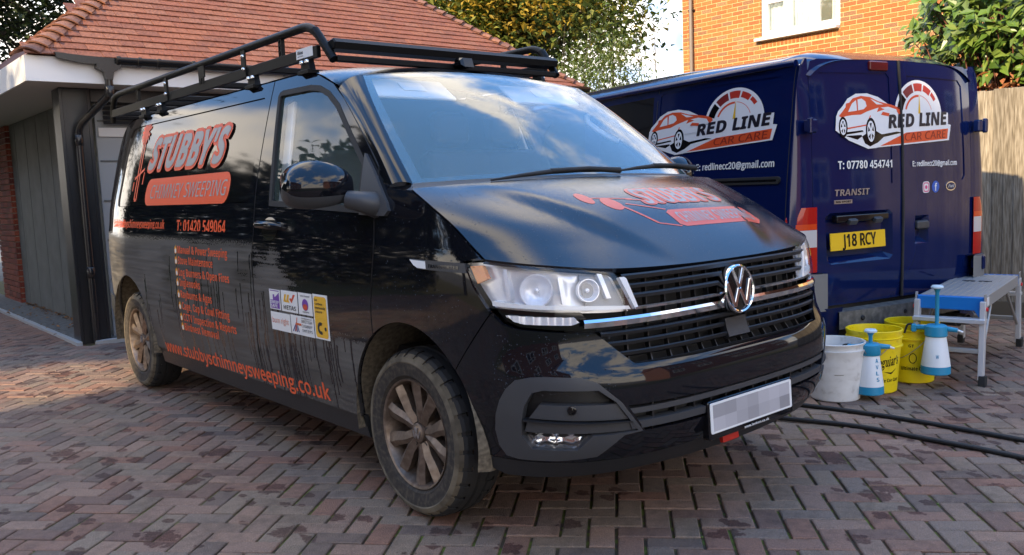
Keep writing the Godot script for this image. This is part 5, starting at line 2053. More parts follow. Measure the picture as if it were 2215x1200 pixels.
# ---------------------------------------------------------------- brick house beyond the blue van
func build_house() -> void:
	var h := thing("brick_house", "orange brick house with a white three-pane window beyond the blue van", "house")
	var z := -10.8
	var mb := MB.new()
	box(mb, T(-3.0, 1.5, z - 1.494), Vector3(9.6, 3.0, 3.0))
	box(mb, T(-6.935, 4.6, z - .114), Vector3(1.73, 3.2, .24))
	box(mb, T(-1.19, 4.6, z - .114), Vector3(6.78, 3.2, .24))
	box(mb, T(-5.325, 3.33, z - .114), Vector3(1.49, .66, .24))
	box(mb, T(-5.325, 5.65, z - .114), Vector3(1.49, 1.1, .24))
	box(mb, T(-3.0, 4.6, z - 3.0), Vector3(9.6, 3.2, .2))
	box(mb, T(-7.70, 4.6, z - 1.5), Vector3(.2, 3.2, 2.7))
	var wall := obj("wall", mb, M.mortar_gold, h)
	rng.seed = 23
	var tones := [Color(.52, .20, .06), Color(.50, .175, .055), Color(.56, .24, .075), Color(.46, .165, .06), Color(.53, .215, .07), Color(.38, .19, .10), Color(.43, .24, .12)]
	var shapes := []
	for tone in tones:
		mb = MB.new()
		mb.colored = true
		mb.col = tone
		box(mb, Transform3D(), Vector3(.215, .064, .02), .003)
		shapes.append(mb.mesh())
	var rest := MB.new()
	rest.colored = true
	var n := 0
	for row in 84:
		var y := .04 + row * .075
		var x := -7.79 - (.1125 if row % 2 else 0.0)
		while x < 1.7:
			var a := maxf(x, -7.79)
			var b := x + .215
			x += .225
			var spans := [[a, b]]
			if y > 3.54 and y < 5.12:
				spans = []
				if a < -6.07: spans.append([a, minf(b, -6.07)])
				if b > -4.585: spans.append([maxf(a, -4.585), b])
			for sp in spans:
				if sp[1] - sp[0] < .03:
					continue
				var pick := rng.randi_range(0, 4) if rng.randf() < .8 else rng.randi_range(5, 6)
				var full: bool = sp[1] - sp[0] > .2
				var seen: bool = y > 3.15 and y < 4.85 and sp[0] > -7.9 and sp[1] < -2.7
				var at := T((sp[0] + sp[1]) * .5, y, z + .002 + rng.randf_range(-.001, .002))
				if seen and n < 285 and (y < 4.2 or sp[0] > -4.7):
					var o: MeshInstance3D
					if full:
						o = obj("brick", shapes[pick], M.brick, wall)
						o.transform = at
					else:
						mb = MB.new()
						mb.colored = true
						mb.col = tones[pick]
						box(mb, at, Vector3(sp[1] - sp[0], .064, .02), .003)
						o = obj("brick", mb, M.brick, wall)
					n += 1
				else:
					rest.col = tones[pick]
					box(rest, at, Vector3(sp[1] - sp[0], .064, .02), .003)
	var o := obj("wall_bricks", rest, M.brick, wall)
	o.set_meta("kind", "stuff")
	for k in 20:
		mb = MB.new()
		mb.colored = true
		mb.col = tones[rng.randi_range(0, 4)]
		box(mb, T(-6.03 + k * .075, 3.597, z + .0025), Vector3(.064, .10, .02), .003)
		obj("sill_brick", mb, M.brick, wall)
	mb = MB.new()
	box(mb, T(-5.375, 3.69, z + .045), Vector3(1.56, .055, .15), .008)
	obj("window_sill", mb, M.upvc, h)
	# window
	mb = MB.new()
	box(mb, T(-5.325, 3.775, z - .04), Vector3(1.48, .11, .07), .006)
	box(mb, T(-5.325, 5.06, z - .04), Vector3(1.48, .10, .07), .006)
	for x in [[-6.003, .124], [-5.555, .16], [-5.052, .18], [-4.627, .085]]:
		box(mb, T(x[0], 4.42, z - .041), Vector3(x[1], 1.20, .068), .006)
	box(mb, T(-5.79, 4.345, z - .040), Vector3(.31, .11, .066), .006)
	var win := obj("window", mb, M.upvc, h)
	for p in [[-5.94, -5.635, 3.83, 4.29], [-5.94, -5.635, 4.40, 5.01], [-5.475, -5.142, 3.83, 5.01], [-4.962, -4.67, 3.83, 5.01]]:
		mb = MB.new()
		box(mb, T((p[0] + p[1]) * .5, (p[2] + p[3]) * .5, z - .045), Vector3(p[1] - p[0] + .01, p[3] - p[2] + .01, .006))
		obj("pane", mb, M.glass, win)
	for p in [[-6.0, -5.60], [-5.53, -5.185], [-4.80, -4.64]]:
		mb = MB.new()
		grid(mb, func(u: float, v: float) -> Vector3: return Vector3(lerpf(p[0], p[1], u), lerpf(3.80, 5.06, v), z - .13 + .016 * sin(u * (p[1] - p[0]) * 70.0)), 36, 2, Vector3(0, 0, 1))
		obj("curtain", mb, M.curtain, win)
	mb = MB.new()
	tube(mb, PackedVector3Array([Vector3(-7.548, .1, z + .075), Vector3(-7.548, 5.9, z + .075)]), .034, 14)
	var dp := obj("downpipe", mb, M.pipe_brown, h)
	for y in [4.46, 2.9]:
		mb = MB.new()
		box(mb, T(-7.548, y, z + .05), Vector3(.12, .022, .07), .004)
		obj("pipe_bracket", mb, M.black_board, dp)
	mb = MB.new()
	prism(mb, P2([.5, 6.05, -3.8, 8.6, -8.0, 6.05, -8.0, 5.9, .5, 5.9]), -8.3, 2.4, Transform3D(Basis(Vector3(0, 0, 1), Vector3(0, 1, 0), Vector3(-1, 0, 0)), Vector3(0, 0, z)))
	obj("roof", mb, M.tile_plain, h)

func build_fence() -> void:
	var f := thing("board_fence", "weathered close-board timber fence standing behind the work platform", "fence")
	rng.seed = 61
	var shapes := []
	for k in 3:
		var mb := MB.new()
		box(mb, Transform3D(), Vector3(.098, 1.86, .016), .003)
		shapes.append(mb.mesh())
	var x := -3.2
	var i := 0
	while x < 3.3:
		var o := obj("board", shapes[i % 3], M.timber[i % M.timber.size()], f)
		o.position = Vector3(x, 1.03 + rng.randf_range(-.008, .008), -5.405 + rng.randf_range(-.002, .004))
		o.rotation = Vector3(0, .10 + rng.randf_range(-.03, .03), rng.randf_range(-.004, .004))
		x += .0865
		i += 1
	var mb := MB.new()
	box(mb, T(.05, .05, -5.40), Vector3(6.5, .14, .03), .004)
	obj("gravel_board", mb, M.timber_dark, f)
	for y in [.35, 1.05, 1.75]:
		mb = MB.new()
		box(mb, T(.05, y, -5.455), Vector3(6.5, .08, .05), .004)
		obj("rail", mb, M.timber_dark, f)

# ---------------------------------------------------------------- what stands behind the camera and shows in paint and glass, and shades the drive
func build_surroundings() -> void:
	for q in [[Vector3(6.0, 0, 14.5), 14.0, 9.0, "brick house across the drive, its windows mirrored in the black wing", 0.0], [Vector3(16.5, 0, -13.5), 13.0, 9.0, "brick house along the drive, mirrored in the blue van's rear doors", PI * .5]]:
		var h := thing("neighbour_house", q[3], "house", q[0], q[4])
		var w: float = q[1]
		var d: float = q[2]
		var mb := MB.new()
		box(mb, T(0, 3.2, 0), Vector3(w, 6.4, d))
		obj("wall", mb, M.far_brick, h)
		mb = MB.new()
		prism(mb, P2([-d * .5 - .4, 6.3, d * .5 + .4, 6.3, 0, 10.6 if w > 13.5 else 8.6]), -w * .5 - .3, w * .5 + .3, Transform3D(Basis(Vector3(0, 0, 1), Vector3(0, 1, 0), Vector3(-1, 0, 0)), Vector3.ZERO))
		obj("roof", mb, M.tile_plain, h)
		for s in [-1.0, 1.0]:
			for x in [-5.2, -1.8, 1.8, 5.0]:
				for y in [1.6, 4.1]:
					if absf(x) > w * .5 - .8:
						continue
					mb = MB.new()
					for b in [[-.72, 0, .12, 1.3], [.72, 0, .12, 1.3], [0, .62, 1.5, .1], [0, -.62, 1.5, .1], [0, 0, .1, 1.2], [0, .2, 1.4, .06]]:
						box(mb, T(x + b[0], y + b[1], s * (d * .5 + .03)), Vector3(b[2], b[3], .08))
					var win := obj("window", mb, M.upvc, h)
					mb = MB.new()
					box(mb, T(x, y, s * (d * .5 + .012)), Vector3(1.4, 1.2, .02))
					obj("pane", mb, M.tint_glass, win)

# ---------------------------------------------------------------- blue van: local x to its right, z backwards, rear doors at z = 0
var BW := PackedVector2Array([Vector2(.30, .93), Vector2(.45, .955), Vector2(.62, .975), Vector2(.85, .985), Vector2(1.10, .975), Vector2(1.30, .958), Vector2(1.70, .915), Vector2(1.90, .890), Vector2(1.96, .872), Vector2(2.01, .835)])
func bflank(p: Vector2) -> Array:   # p.x metres back (negative forwards), p.y up
	var e := .01
	var s := (herm(BW, p.y + e) - herm(BW, p.y - e)) / (2 * e)
	return [Vector3(-herm(BW, p.y), p.y, p.x), Vector3(-1, s, 0).normalized()]
func brear_z(x: float, y: float) -> float:
	return -.045 * pow(maxf(0.0, y - 1.0), 2.0) - .03 * pow(absf(x) / .8, 3.0) - .02 * pow(maxf(0.0, .75 - y) / .3, 2.0)
func brear(p: Vector2) -> Array:
	var e := .01
	var zx := (brear_z(p.x + e, p.y) - brear_z(p.x - e, p.y)) / (2 * e)
	var zy := (brear_z(p.x, p.y + e) - brear_z(p.x, p.y - e)) / (2 * e)
	return [Vector3(p.x, p.y, brear_z(p.x, p.y)), Vector3(-zx, -zy, 1).normalized()]

func build_blue_van() -> void:
	var van := thing("panel_van_001", "blue panel van with rear doors shut and car care lettering", "van", Vector3(.128, 0, -2.947), deg_to_rad(78.71))
	var mb := MB.new()
	# flank on both sides, with a dark side window ahead and a rail for the sliding door
	var recess := P2([-1.36, 1.40, -1.36, 1.90, -1.33, 1.925, -.20, 1.905, -.165, 1.88, -.165, 1.40, -.19, 1.385, -1.34, 1.385])
	var hatch := P2([-2.10, 1.40, -2.10, 1.90, -1.44, 1.91, -1.42, 1.40])
	var glassd := P2([-3.15, 1.30, -3.0, 1.75, -2.90, 1.84, -2.35, 1.88, -2.30, 1.30])
	var body := P2([-.045, .40, -.045, 1.955, -4.3, 1.955, -4.3, .40])
	var arch1 := arc(-.98, .36, .40, 8, 172, 16)
	var arch2 := arc(-3.9, .36, .40, 8, 172, 16)
	for s in [1.0, -1.0]:
		var f := func(p: Vector2) -> Array:
			var e := bflank(p)
			return [(e[0] as Vector3) * Vector3(s, 1, 1), (e[1] as Vector3) * Vector3(s, 1, 1)]
		var outline := P2([-.045, .42, -.045, .977])
		outline = P2([-.10, .42])
		mb = MB.new()
		var low := P2([-.06, .42, -.06, 1.955, -3.2, 1.955, -3.6, 1.55, -4.35, 1.15, -4.5, .9, -4.5, .42])
		low.append_array(PackedVector2Array([Vector2(-4.30, .42)]))
		low.append_array(reversed(arc(-3.9, .36, .40, 9, 171, 16)))
		low.append_array(reversed(arc(-.98, .36, .40, 9, 171, 16)))
		patch(mb, low, .10, f, [recess, hatch, glassd], .02)
		var side := obj("side_panel", mb, M.blue_paint, van)
		mb = MB.new()
		patch(mb, inset(recess, -.004), .12, f, [], 0.0, -.006)
		obj("pressed_panel", mb, M.blue_paint, side)
		mb = MB.new()
		patch(mb, hatch, .15, f, [], 0.0, -.004)
		patch(mb, glassd, .15, f, [], 0.0, -.006)
		obj("side_window", mb, M.tint_glass, side)
		mb = MB.new()
		patch(mb, P2([-1.395, .55, -1.387, .55, -1.387, 1.95, -1.395, 1.95]), .1, f, [], .0, .0015)
		patch(mb, P2([-.085, .95, -.079, .95, -.079, 1.95, -.085, 1.95]), .1, f, [], .0, .0015)
		obj("panel_gap", mb, M.dark, side)
		mb = MB.new()
		patch(mb, rrect(-1.42, 1.243, 1.285, .044, .02), .1, f, [], .02, .012)
		var rail := obj("door_rail", mb, M.rubber, side)
		mb = MB.new()
		patch(mb, rrect(-1.40, 1.258, 1.24, .014, .006), .1, f, [], .0, .014)
		obj("rail_slot", mb, M.gloss_black, rail)
		# rear corner column
		mb = MB.new()
		var col := func(u: float, v: float) -> Vector3:
			var y := lerpf(.44, 2.0, u)
			var a := v * PI * .5
			var w := herm(BW, y)
			var zb := brear_z(.79, y)
			var xi := .800
			return Vector3(-(xi + (w - xi) * cos(a)) * s, y, -.06 + (zb + .06) * sin(a) - .0 * v)
		grid(mb, col, 30, 12, Vector3(-s, 0, 1))
		obj("corner_pillar", mb, M.blue_paint, van)
		# tail lamp wrapped round the corner
		var xin := .775 if s > 0.0 else .812
		var lampf := func(y0: float, y1: float, off: float, v0: float, v1: float) -> MB:
			var b := MB.new()
			grid(b, func(u: float, v: float) -> Vector3:
				var y := lerpf(y0, y1, u)
				var a := lerpf(v0, v1, v) * PI * .5
				var round := 1.0
				if y > 1.0: round = sqrt(maxf(0.0, 1.0 - pow((y - 1.0) / .095, 2.0) * (1.0 - v) ))
				var w := herm(BW, y) + off
				return Vector3(-(xin + (w - xin) * cos(a) * lerpf(1.0, round, .55)) * s, y, -.09 + (brear_z(.79, y) + .09 + off) * sin(a)), 14, 12, Vector3(-s, 0, 1))
			return b
		var lamp := obj("tail_lamp", lampf.call(.682, 1.088, .012, .12, 1.0), M.red_lens, van)
		obj("reversing_lens", lampf.call(.840, .948, .0135, .56, .99), M.clear_lens, lamp)
		obj("amber_lens", lampf.call(.950, .985, .0132, .40, .99), M.red_amber, lamp)
		# bumper corner
		mb = MB.new()
		var bc := func(u: float, v: float) -> Vector3:
			var y := lerpf(.44, .675, u)
			var a := v * PI * .5
			return Vector3(-(.74 + .265 * cos(a)) * s, y, -.10 + .135 * sin(a))
		grid(mb, bc, 4, 12, Vector3(-s, 0, 1))
		mb.fquad(bc.call(1.0, 0.0), bc.call(1.0, 1.0), Vector3(-.74 * s, .675, -.10), Vector3(-.80 * s, .675, -.10), Vector3.UP)
		mb.fquad(bc.call(1.0, 0.0), bc.call(1.0, .5), bc.call(1.0, 1.0), Vector3(-.74 * s, .675, -.10), Vector3.UP)
		obj("bumper_corner", mb, M.bumper_grey, van)
		mb = MB.new()
		grid(mb, func(u: float, v: float) -> Vector3:
			var y := lerpf(.20, .455, u)
			var a := v * PI * .5
			return Vector3(-(.62 + .375 * cos(a)) * s, y, -.14 + .19 * sin(a) - .05 * (1.0 - u)), 5, 12, Vector3(-s, 0, 1))
		obj("bumper_skirt", mb, M.blue_paint, van)
		# hinges
		for y in [1.585, .62]:
			mb = MB.new()
			box(mb, T(-.842 * s, y, -.005), Vector3(.085, .085, .05), .012)
			box(mb, T(-.872 * s, y, .018), Vector3(.035, .10, .035), .010)
			obj("hinge", mb, M.blue_paint, van)
		mb = MB.new()
		mb.ftri(Vector3(-.80 * s, 2.0, -.05), Vector3(-.85 * s, 2.0, -.08), Vector3(-.80 * s, 2.01, -.3), Vector3.UP)
		for zc in [-.98, -3.9]:
			var w := MB.new()
			lathe(w, [Vector2(.20, .10), Vector2(.30, .105), Vector2(.325, .08), Vector2(.33, 0), Vector2(.325, -.08), Vector2(.2, -.1), Vector2(.0001, .02), Vector2(.20, .06)], 40, Transform3D(Basis(Vector3(0, 0, 1), Vector3(-s, 0, 0), Vector3(0, 1, 0)), Vector3(-.83 * s, .33, zc)))
			obj("wheel", w, M.tyre, van)
	# roof
	mb = MB.new()
	grid(mb, func(u: float, v: float) -> Vector3:
		var z := lerpf(-.0, -3.3, u)
		var a := lerpf(-1.0, 1.0, v)
		var k := pow(absf(a), 6.0)
		return Vector3(a * lerpf(.80, .875, smoothstep(0.0, .03, u)), 2.075 - .115 * k - .07 * (1.0 - smoothstep(0.0, .05, u)) + .035 * smoothstep(0, .5, u), z - .045), 40, 40, Vector3.UP)
	grid(mb, func(u: float, v: float) -> Vector3: return Vector3(lerpf(-.86, .86, v), lerpf(2.09, 1.15, u) - .06 * pow(absf(v * 2 - 1), 4), lerpf(-3.32, -4.3, u)), 6, 10, Vector3(0, 1, -1))
	grid(mb, func(u: float, v: float) -> Vector3: return Vector3(lerpf(-.9, .9, v), lerpf(1.15, .3, u), lerpf(-4.3, -4.75, pow(u, .5))), 6, 10, Vector3(0, 1, -1))
	obj("roof", mb, M.blue_paint, van)
	mb = MB.new()
	for s in [1.0, -1.0]:
		tube(mb, PackedVector3Array([Vector3(-.862 * s, 1.972, -.10), Vector3(-.885 * s, 1.975, -.3), Vector3(-.888 * s, 1.975, -1.6), Vector3(-.88 * s, 1.97, -3.2)]), .024, 8)
	obj("roof_gutter", mb, M.blue_paint, van)
	# doors
	var panels := [P2([-.796, .455, -.796, 1.93, -.775, 1.985, -.72, 2.0, .008, 2.012, .008, .455]), P2([.020, .455, .020, 2.012, .735, 1.995, .785, 1.975, .800, 1.93, .800, .455])]
	var rooms := [P2([-.730, 1.245, -.745, 1.86, -.72, 1.915, -.11, 1.925, -.085, 1.90, -.085, 1.215, -.70, 1.215]), P2([.085, 1.215, .085, 1.915, .66, 1.90, .70, 1.86, .715, 1.245, .69, 1.215])]
	var plater := P2([-.685, .745, -.70, 1.02, -.66, 1.045, -.12, 1.045, -.085, 1.02, -.08, .745, -.11, .72, -.65, .72])
	var grip := P2([.145, .80, .145, .99, .29, .99, .29, .80])
	var lowr := P2([-.74, 1.14, -.74, 1.195, -.085, 1.195, -.085, 1.14])
	for k in 2:
		mb = MB.new()
		patch(mb, panels[k], .06, brear, [rooms[k], plater if k == 0 else grip], .03)
		var door := obj("rear_door", mb, M.blue_paint, van)
		mb = MB.new()
		patch(mb, inset(rooms[k], -.004), .08, brear, [], 0.0, -.006)
		obj("pressed_panel", mb, M.blue_paint, door)
		mb = MB.new()
		var hole: PackedVector2Array = plater if k == 0 else grip
		var deep := inset(hole, .045)
		for i in hole.size():
			var j := (i + 1) % hole.size()
			var a: Array = brear(hole[i])
			var b: Array = brear(hole[j])
			var c: Array = brear(deep[j])
			var d: Array = brear(deep[i])
			mb.fquad(a[0], b[0], c[0] - c[1] * .045, d[0] - d[1] * .045, Vector3(0, 0, 1))
		patch(mb, deep, .08, brear, [], 0.0, -.045)
		obj("recess", mb, M.blue_paint, door)
		if k == 0:
			mb = MB.new()
			prism(mb, rrect(-.285, -.06, .52, .111, .004), .0, .006, T(-.375, .865, -.018, 0, -.06, 0), .001)
			var pl := obj("number_plate", mb, M.plate_yellow, door)
			mb = MB.new()
			var pf := T(-.375, .865, -.012, 0, -.06, 0)
			write(mb, "J18 RCY", Vector2(-.175, -.038), .315, .075, flat(pf.origin, pf.basis.x, pf.basis.y), .0012, 0, 0, false, "Droid Sans", .003)
			obj("lettering", mb, M.gloss_black, pl)
			mb = MB.new()
			box(mb, T(-.38, 1.005, -.012), Vector3(.50, .05, .05), .012)
			var bar := obj("plate_light_bar", mb, M.gloss_black, door)
			for x in [-.49, -.25]:
				mb = MB.new()
				box(mb, T(x, .985, .012, 0, .5, 0), Vector3(.075, .035, .035), .006)
				obj("plate_lamp", mb, M.grey_plastic, bar)
			mb = MB.new()
			write(mb, "TRANSIT", Vector2(-.625, 1.150), .31, .040, brear, .004, .12)
			obj("model_lettering", mb, M.alu, door)
			mb = MB.new()
			patch(mb, P2([-.625, 1.100, -.47, 1.100, -.47, 1.124, -.625, 1.124]), .1, brear, [], .004, .003)
			var tg := obj("trim_tag", mb, M.alu, door)
			mb = MB.new()
			write(mb, "MG SPORT", Vector2(-.612, 1.106), .13, .012, brear, .0042)
			obj("lettering", mb, M.gloss_black, tg)
			mb = MB.new()
			box(mb, T(-.19, 1.968, brear_z(-.19, 1.968) + .004), Vector3(.18, .062, .03), .010)
			obj("high_brake_lamp", mb, M.red_dark, door)
		else:
			mb = MB.new()
			box(mb, T(.215, .925, -.006), Vector3(.135, .062, .055), .016)
			obj("door_handle", mb, M.grey_plastic, door)
			mb = MB.new()
			patch(mb, arc(.535, 1.175, .058, 0, 345, 24, .032), .05, brear, [], .004, .004)
			var ov := obj("oval_badge", mb, M.chrome, door)
			mb = MB.new()
			patch(mb, arc(.535, 1.175, .049, 0, 345, 24, .025), .05, brear, [], .0, .0055)
			obj("oval_badge_face", mb, M.badge_blue, ov)
			mb = MB.new()
			write(mb, "Ford", Vector2(.500, 1.166), .068, .020, brear, .0065, .3, 0, false, "Droid Serif")
			obj("lettering", mb, M.white, ov)
			# round and square share marks
			mb = MB.new()
			patch(mb, rrect(.222, 1.138, .072, .076, .020), .03, brear, [], 0.0, .002)
			var ig := obj("share_mark", mb, M.white, door)
			mb = MB.new()
			patch(mb, rrect(.228, 1.144, .060, .064, .016), .03, brear, [rrect(.235, 1.151, .046, .050, .012)], 0.0, .003)
			patch(mb, arc(.258, 1.176, .013, 0, 350, 16), .03, brear, [arc(.258, 1.176, .0075, 0, 350, 12)], 0.0, .003)
			obj("share_mark_print", mb, M.pink, ig)
			mb = MB.new()
			patch(mb, arc(.362, 1.176, .040, 0, 350, 24), .03, brear, [], 0.0, .002)
			var fb := obj("share_mark", mb, M.fb_blue, door)
			mb = MB.new()
			write(mb, "f", Vector2(.350, 1.148), .026, .050, brear, .003)
			obj("share_mark_print", mb, M.white, fb)
	for pr in [P2([-.735, .548, .0, .540, .0, .556, -.735, .566])]:
		pass
	mb = MB.new()
	tube(mb, PackedVector3Array([Vector3(.014, .46, .0), Vector3(.014, 1.0, .006), Vector3(.014, 1.5, -.006), Vector3(.014, 2.01, -.04)]), .010, 8)
	obj("door_seal", mb, M.rubber, van)
	# lettering
	red_line(van, func(p: Vector2) -> Array: return brear(Vector2(-.600 + p.x * .945, 1.445 + p.y * .985)), .0012)
	red_line(van, func(p: Vector2) -> Array:
		var e := bflank(Vector2(-1.475 + p.x * 1.055, 1.475 + p.y * .90))
		return e, .0005)
	var wr := MB.new()
	write(wr, "T: 07780 454741", Vector2(-.587, 1.317), .50, .050, brear, .0015)
	write(wr, "E: redlinecc20@gmail.com", Vector2(.120, 1.319), .49, .034, brear, .0015, 0, 0, false, "Droid Sans", .0012)
	write(wr, "T: 07780 454741", Vector2(-1.55, 1.345), .58, .055, bflank, .003)
	write(wr, "E: redlinecc20@gmail.com", Vector2(-.915, 1.350), .72, .042, bflank, .003, 0, 0, false, "Droid Sans", .0018)
	obj("contact_lettering", wr, M.white, van)
	# bumper, tow steps and exhaust
	mb = MB.new()
	grid(mb, func(u: float, v: float) -> Vector3:
		var x := lerpf(-.66, .86, v)
		return Vector3(x, lerpf(.315, .425, u), .075 - .035 * pow(absf(x) / .8, 3.0)), 3, 24, Vector3(0, 0, 1))
	grid(mb, func(u: float, v: float) -> Vector3:
		var x := lerpf(-.66, .86, v)
		return Vector3(x, .425 + .004 * u, lerpf(.075, -.03, u) - .035 * pow(absf(x) / .8, 3.0) * (1.0 - u)), 3, 24, Vector3.UP)
	var bm := obj("rear_bumper", mb, M.bumper_worn, van)
	for x in [-.46, -.05, .42]:
		mb = MB.new()
		lathe(mb, [Vector2(.0001, .006), Vector2(.013, .005), Vector2(.016, .0), Vector2(.016, -.006)], 14, T(x, .372, .074, 0, PI / 2))
		obj("bumper_plug", mb, M.rubber, bm)
	mb = MB.new()
	box(mb, T(.1, .30, -.10), Vector3(1.5, .16, .06))
	box(mb, T(0, .36, -2.3), Vector3(1.6, .25, 3.9))
	box(mb, T(0, .45, -.10), Vector3(1.7, .05, .08))
	obj("underside", mb, M.dark, van)
	for x in [.50, .60]:
		mb = MB.new()
		lathe(mb, [Vector2(.030, -.25), Vector2(.038, -.05), Vector2(.040, .03), Vector2(.036, .03), Vector2(.030, -.06), Vector2(.0001, -.06)], 20, T(x, .245, .06, 0, PI / 2))
		obj("exhaust", mb, M.exhaust, van)

func reversed(p: PackedVector2Array) -> PackedVector2Array:
	var o := p.duplicate()
	o.reverse()
	return o

func red_line(van: Node, f: Callable, off: float) -> void:   # the detailer's mark: a coupe, a rev counter and the name, 1.2 wide and .45 high
	var g := Node3D.new()
	g.name = "car_care_mark"
	van.add_child(g, true)
	var lay := func(called: String, polys: Array, m: Material, k: float) -> void:
		var b := MB.new()
		for p in polys:
			decal(b, p, f, off + .001 + k * .0007, .07)
		obj(called, b, m, g)
	var dome := arc(.845, .205, .262, -2, 182, 30, .245)
	lay.call("backing", [dome], M.vinyl_white, 0)
	lay.call("backing", [P2([.0, .115, .01, .20, .03, .235, .075, .27, .12, .315, .20, .348, .31, .352, .42, .330, .52, .285, .66, .25, .66, .04, .38, .0, .30, -.005, .12, .05]), P2([.45, .235, 1.185, .235, 1.18, .155, 1.215, .15, 1.185, .045, .34, .0, .30, .012])], M.vinyl_white, .3)
	var seg := func(a0: float, a1: float, r0: float, r1: float) -> PackedVector2Array:
		var p := arc(.845, .205, r1, a0, a1, 8, r1 * .94)
		p.append_array(arc(.845, .205, r0, a1, a0, 8, r0 * .94))
		return p
	lay.call("gauge_black", [seg.call(138, 166, .178, .238)], M.gloss_black, 1)
	lay.call("gauge_red", [seg.call(106, 134, .178, .238)], M.print_maroon, 1)
	lay.call("gauge_red", [seg.call(78, 102, .182, .238), seg.call(52, 74, .190, .236), seg.call(33, 49, .204, .234)], M.print_red, 1)
	lay.call("gauge_line", [seg.call(88, 160, .140, .156), seg.call(20, 82, .150, .154)], M.print_orange, 1)
	lay.call("needle", [P2([.838, .225, .862, .225, .858, .365])], M.plate_yellow, 1.2)
	# coupe
	lay.call("coupe_body", [P2([.035, .205, .07, .235, .10, .262, .105, .285, .135, .290, .17, .318, .25, .335, .34, .328, .42, .302, .55, .282, .64, .262, .66, .235, .63, .215, .60, .245, .50, .255, .40, .232, .42, .262, .30, .235, .24, .215, .16, .212, .10, .205, .06, .195])], M.print_orange, 1)
	lay.call("coupe_light", [P2([.12, .232, .16, .285, .20, .308, .205, .24]), P2([.215, .242, .215, .312, .255, .318, .29, .30, .30, .27, .27, .25]), P2([.34, .318, .40, .30, .47, .282, .40, .282]), P2([.44, .262, .52, .268, .60, .252, .61, .238, .50, .245])], M.vinyl_white, 1.6)
	lay.call("coupe_line", [P2([.055, .19, .075, .118, .30, .145, .34, .21, .33, .21, .29, .152, .085, .128, .065, .19]), P2([.44, .215, .52, .205, .53, .225, .46, .235])], M.print_orange, 1.3)
	lay.call("coupe_shadow", [P2([.06, .10, .25, .115, .26, .105, .07, .085]), P2([.08, .08, .24, .085, .27, .03, .32, .01, .40, .035, .46, .07, .66, .098, .60, .105, .44, .088, .36, .12, .30, .10, .20, .055]), arc(.335, .108, .052, 0, 350, 22, .088), arc(.07, .135, .040, 0, 350, 20, .066)], M.gloss_black, 1.4)
	lay.call("coupe_wheel", [arc(.333, .108, .037, 0, 350, 22, .068), arc(.069, .135, .028, 0, 350, 18, .050)], M.vinyl_white, 1.9)
	var sp := []
	for w in [[.333, .108, .030, .056], [.069, .135, .022, .040]]:
		for k in 5:
			var a := deg_to_rad(72.0 * k + 20.0)
			sp.append(PackedVector2Array([Vector2(w[0] + cos(a - .35) * w[2], w[1] + sin(a - .35) * w[3]), Vector2(w[0] + cos(a + .35) * w[2], w[1] + sin(a + .35) * w[3]), Vector2(w[0] + cos(a) * w[2] * .3, w[1] + sin(a) * w[3] * .3)]))
	lay.call("coupe_spokes", sp, M.gloss_black, 2.4)
	lay.call("name_band", [P2([.42, .012, 1.165, .055, 1.178, .125, .70, .098])], M.print_orange, 1.5)
	var b := MB.new()
	write(b, "RED", Vector2(.515, .128), .265, .085, f, off + .0028, .14, .012, true, "Droid Sans", .003)
	write(b, "LINE", Vector2(.845, .142), .305, .085, f, off + .0028, .14, .012, true, "Droid Sans", .003)
	obj("name_letters", b, M.print_dark, g)
	b = MB.new()
	write(b, "CAR CARE", Vector2(.68, .042), .46, .052, f, off + .0030, .1, .020, false)
	obj("band_letters", b, M.print_deep_red, g)

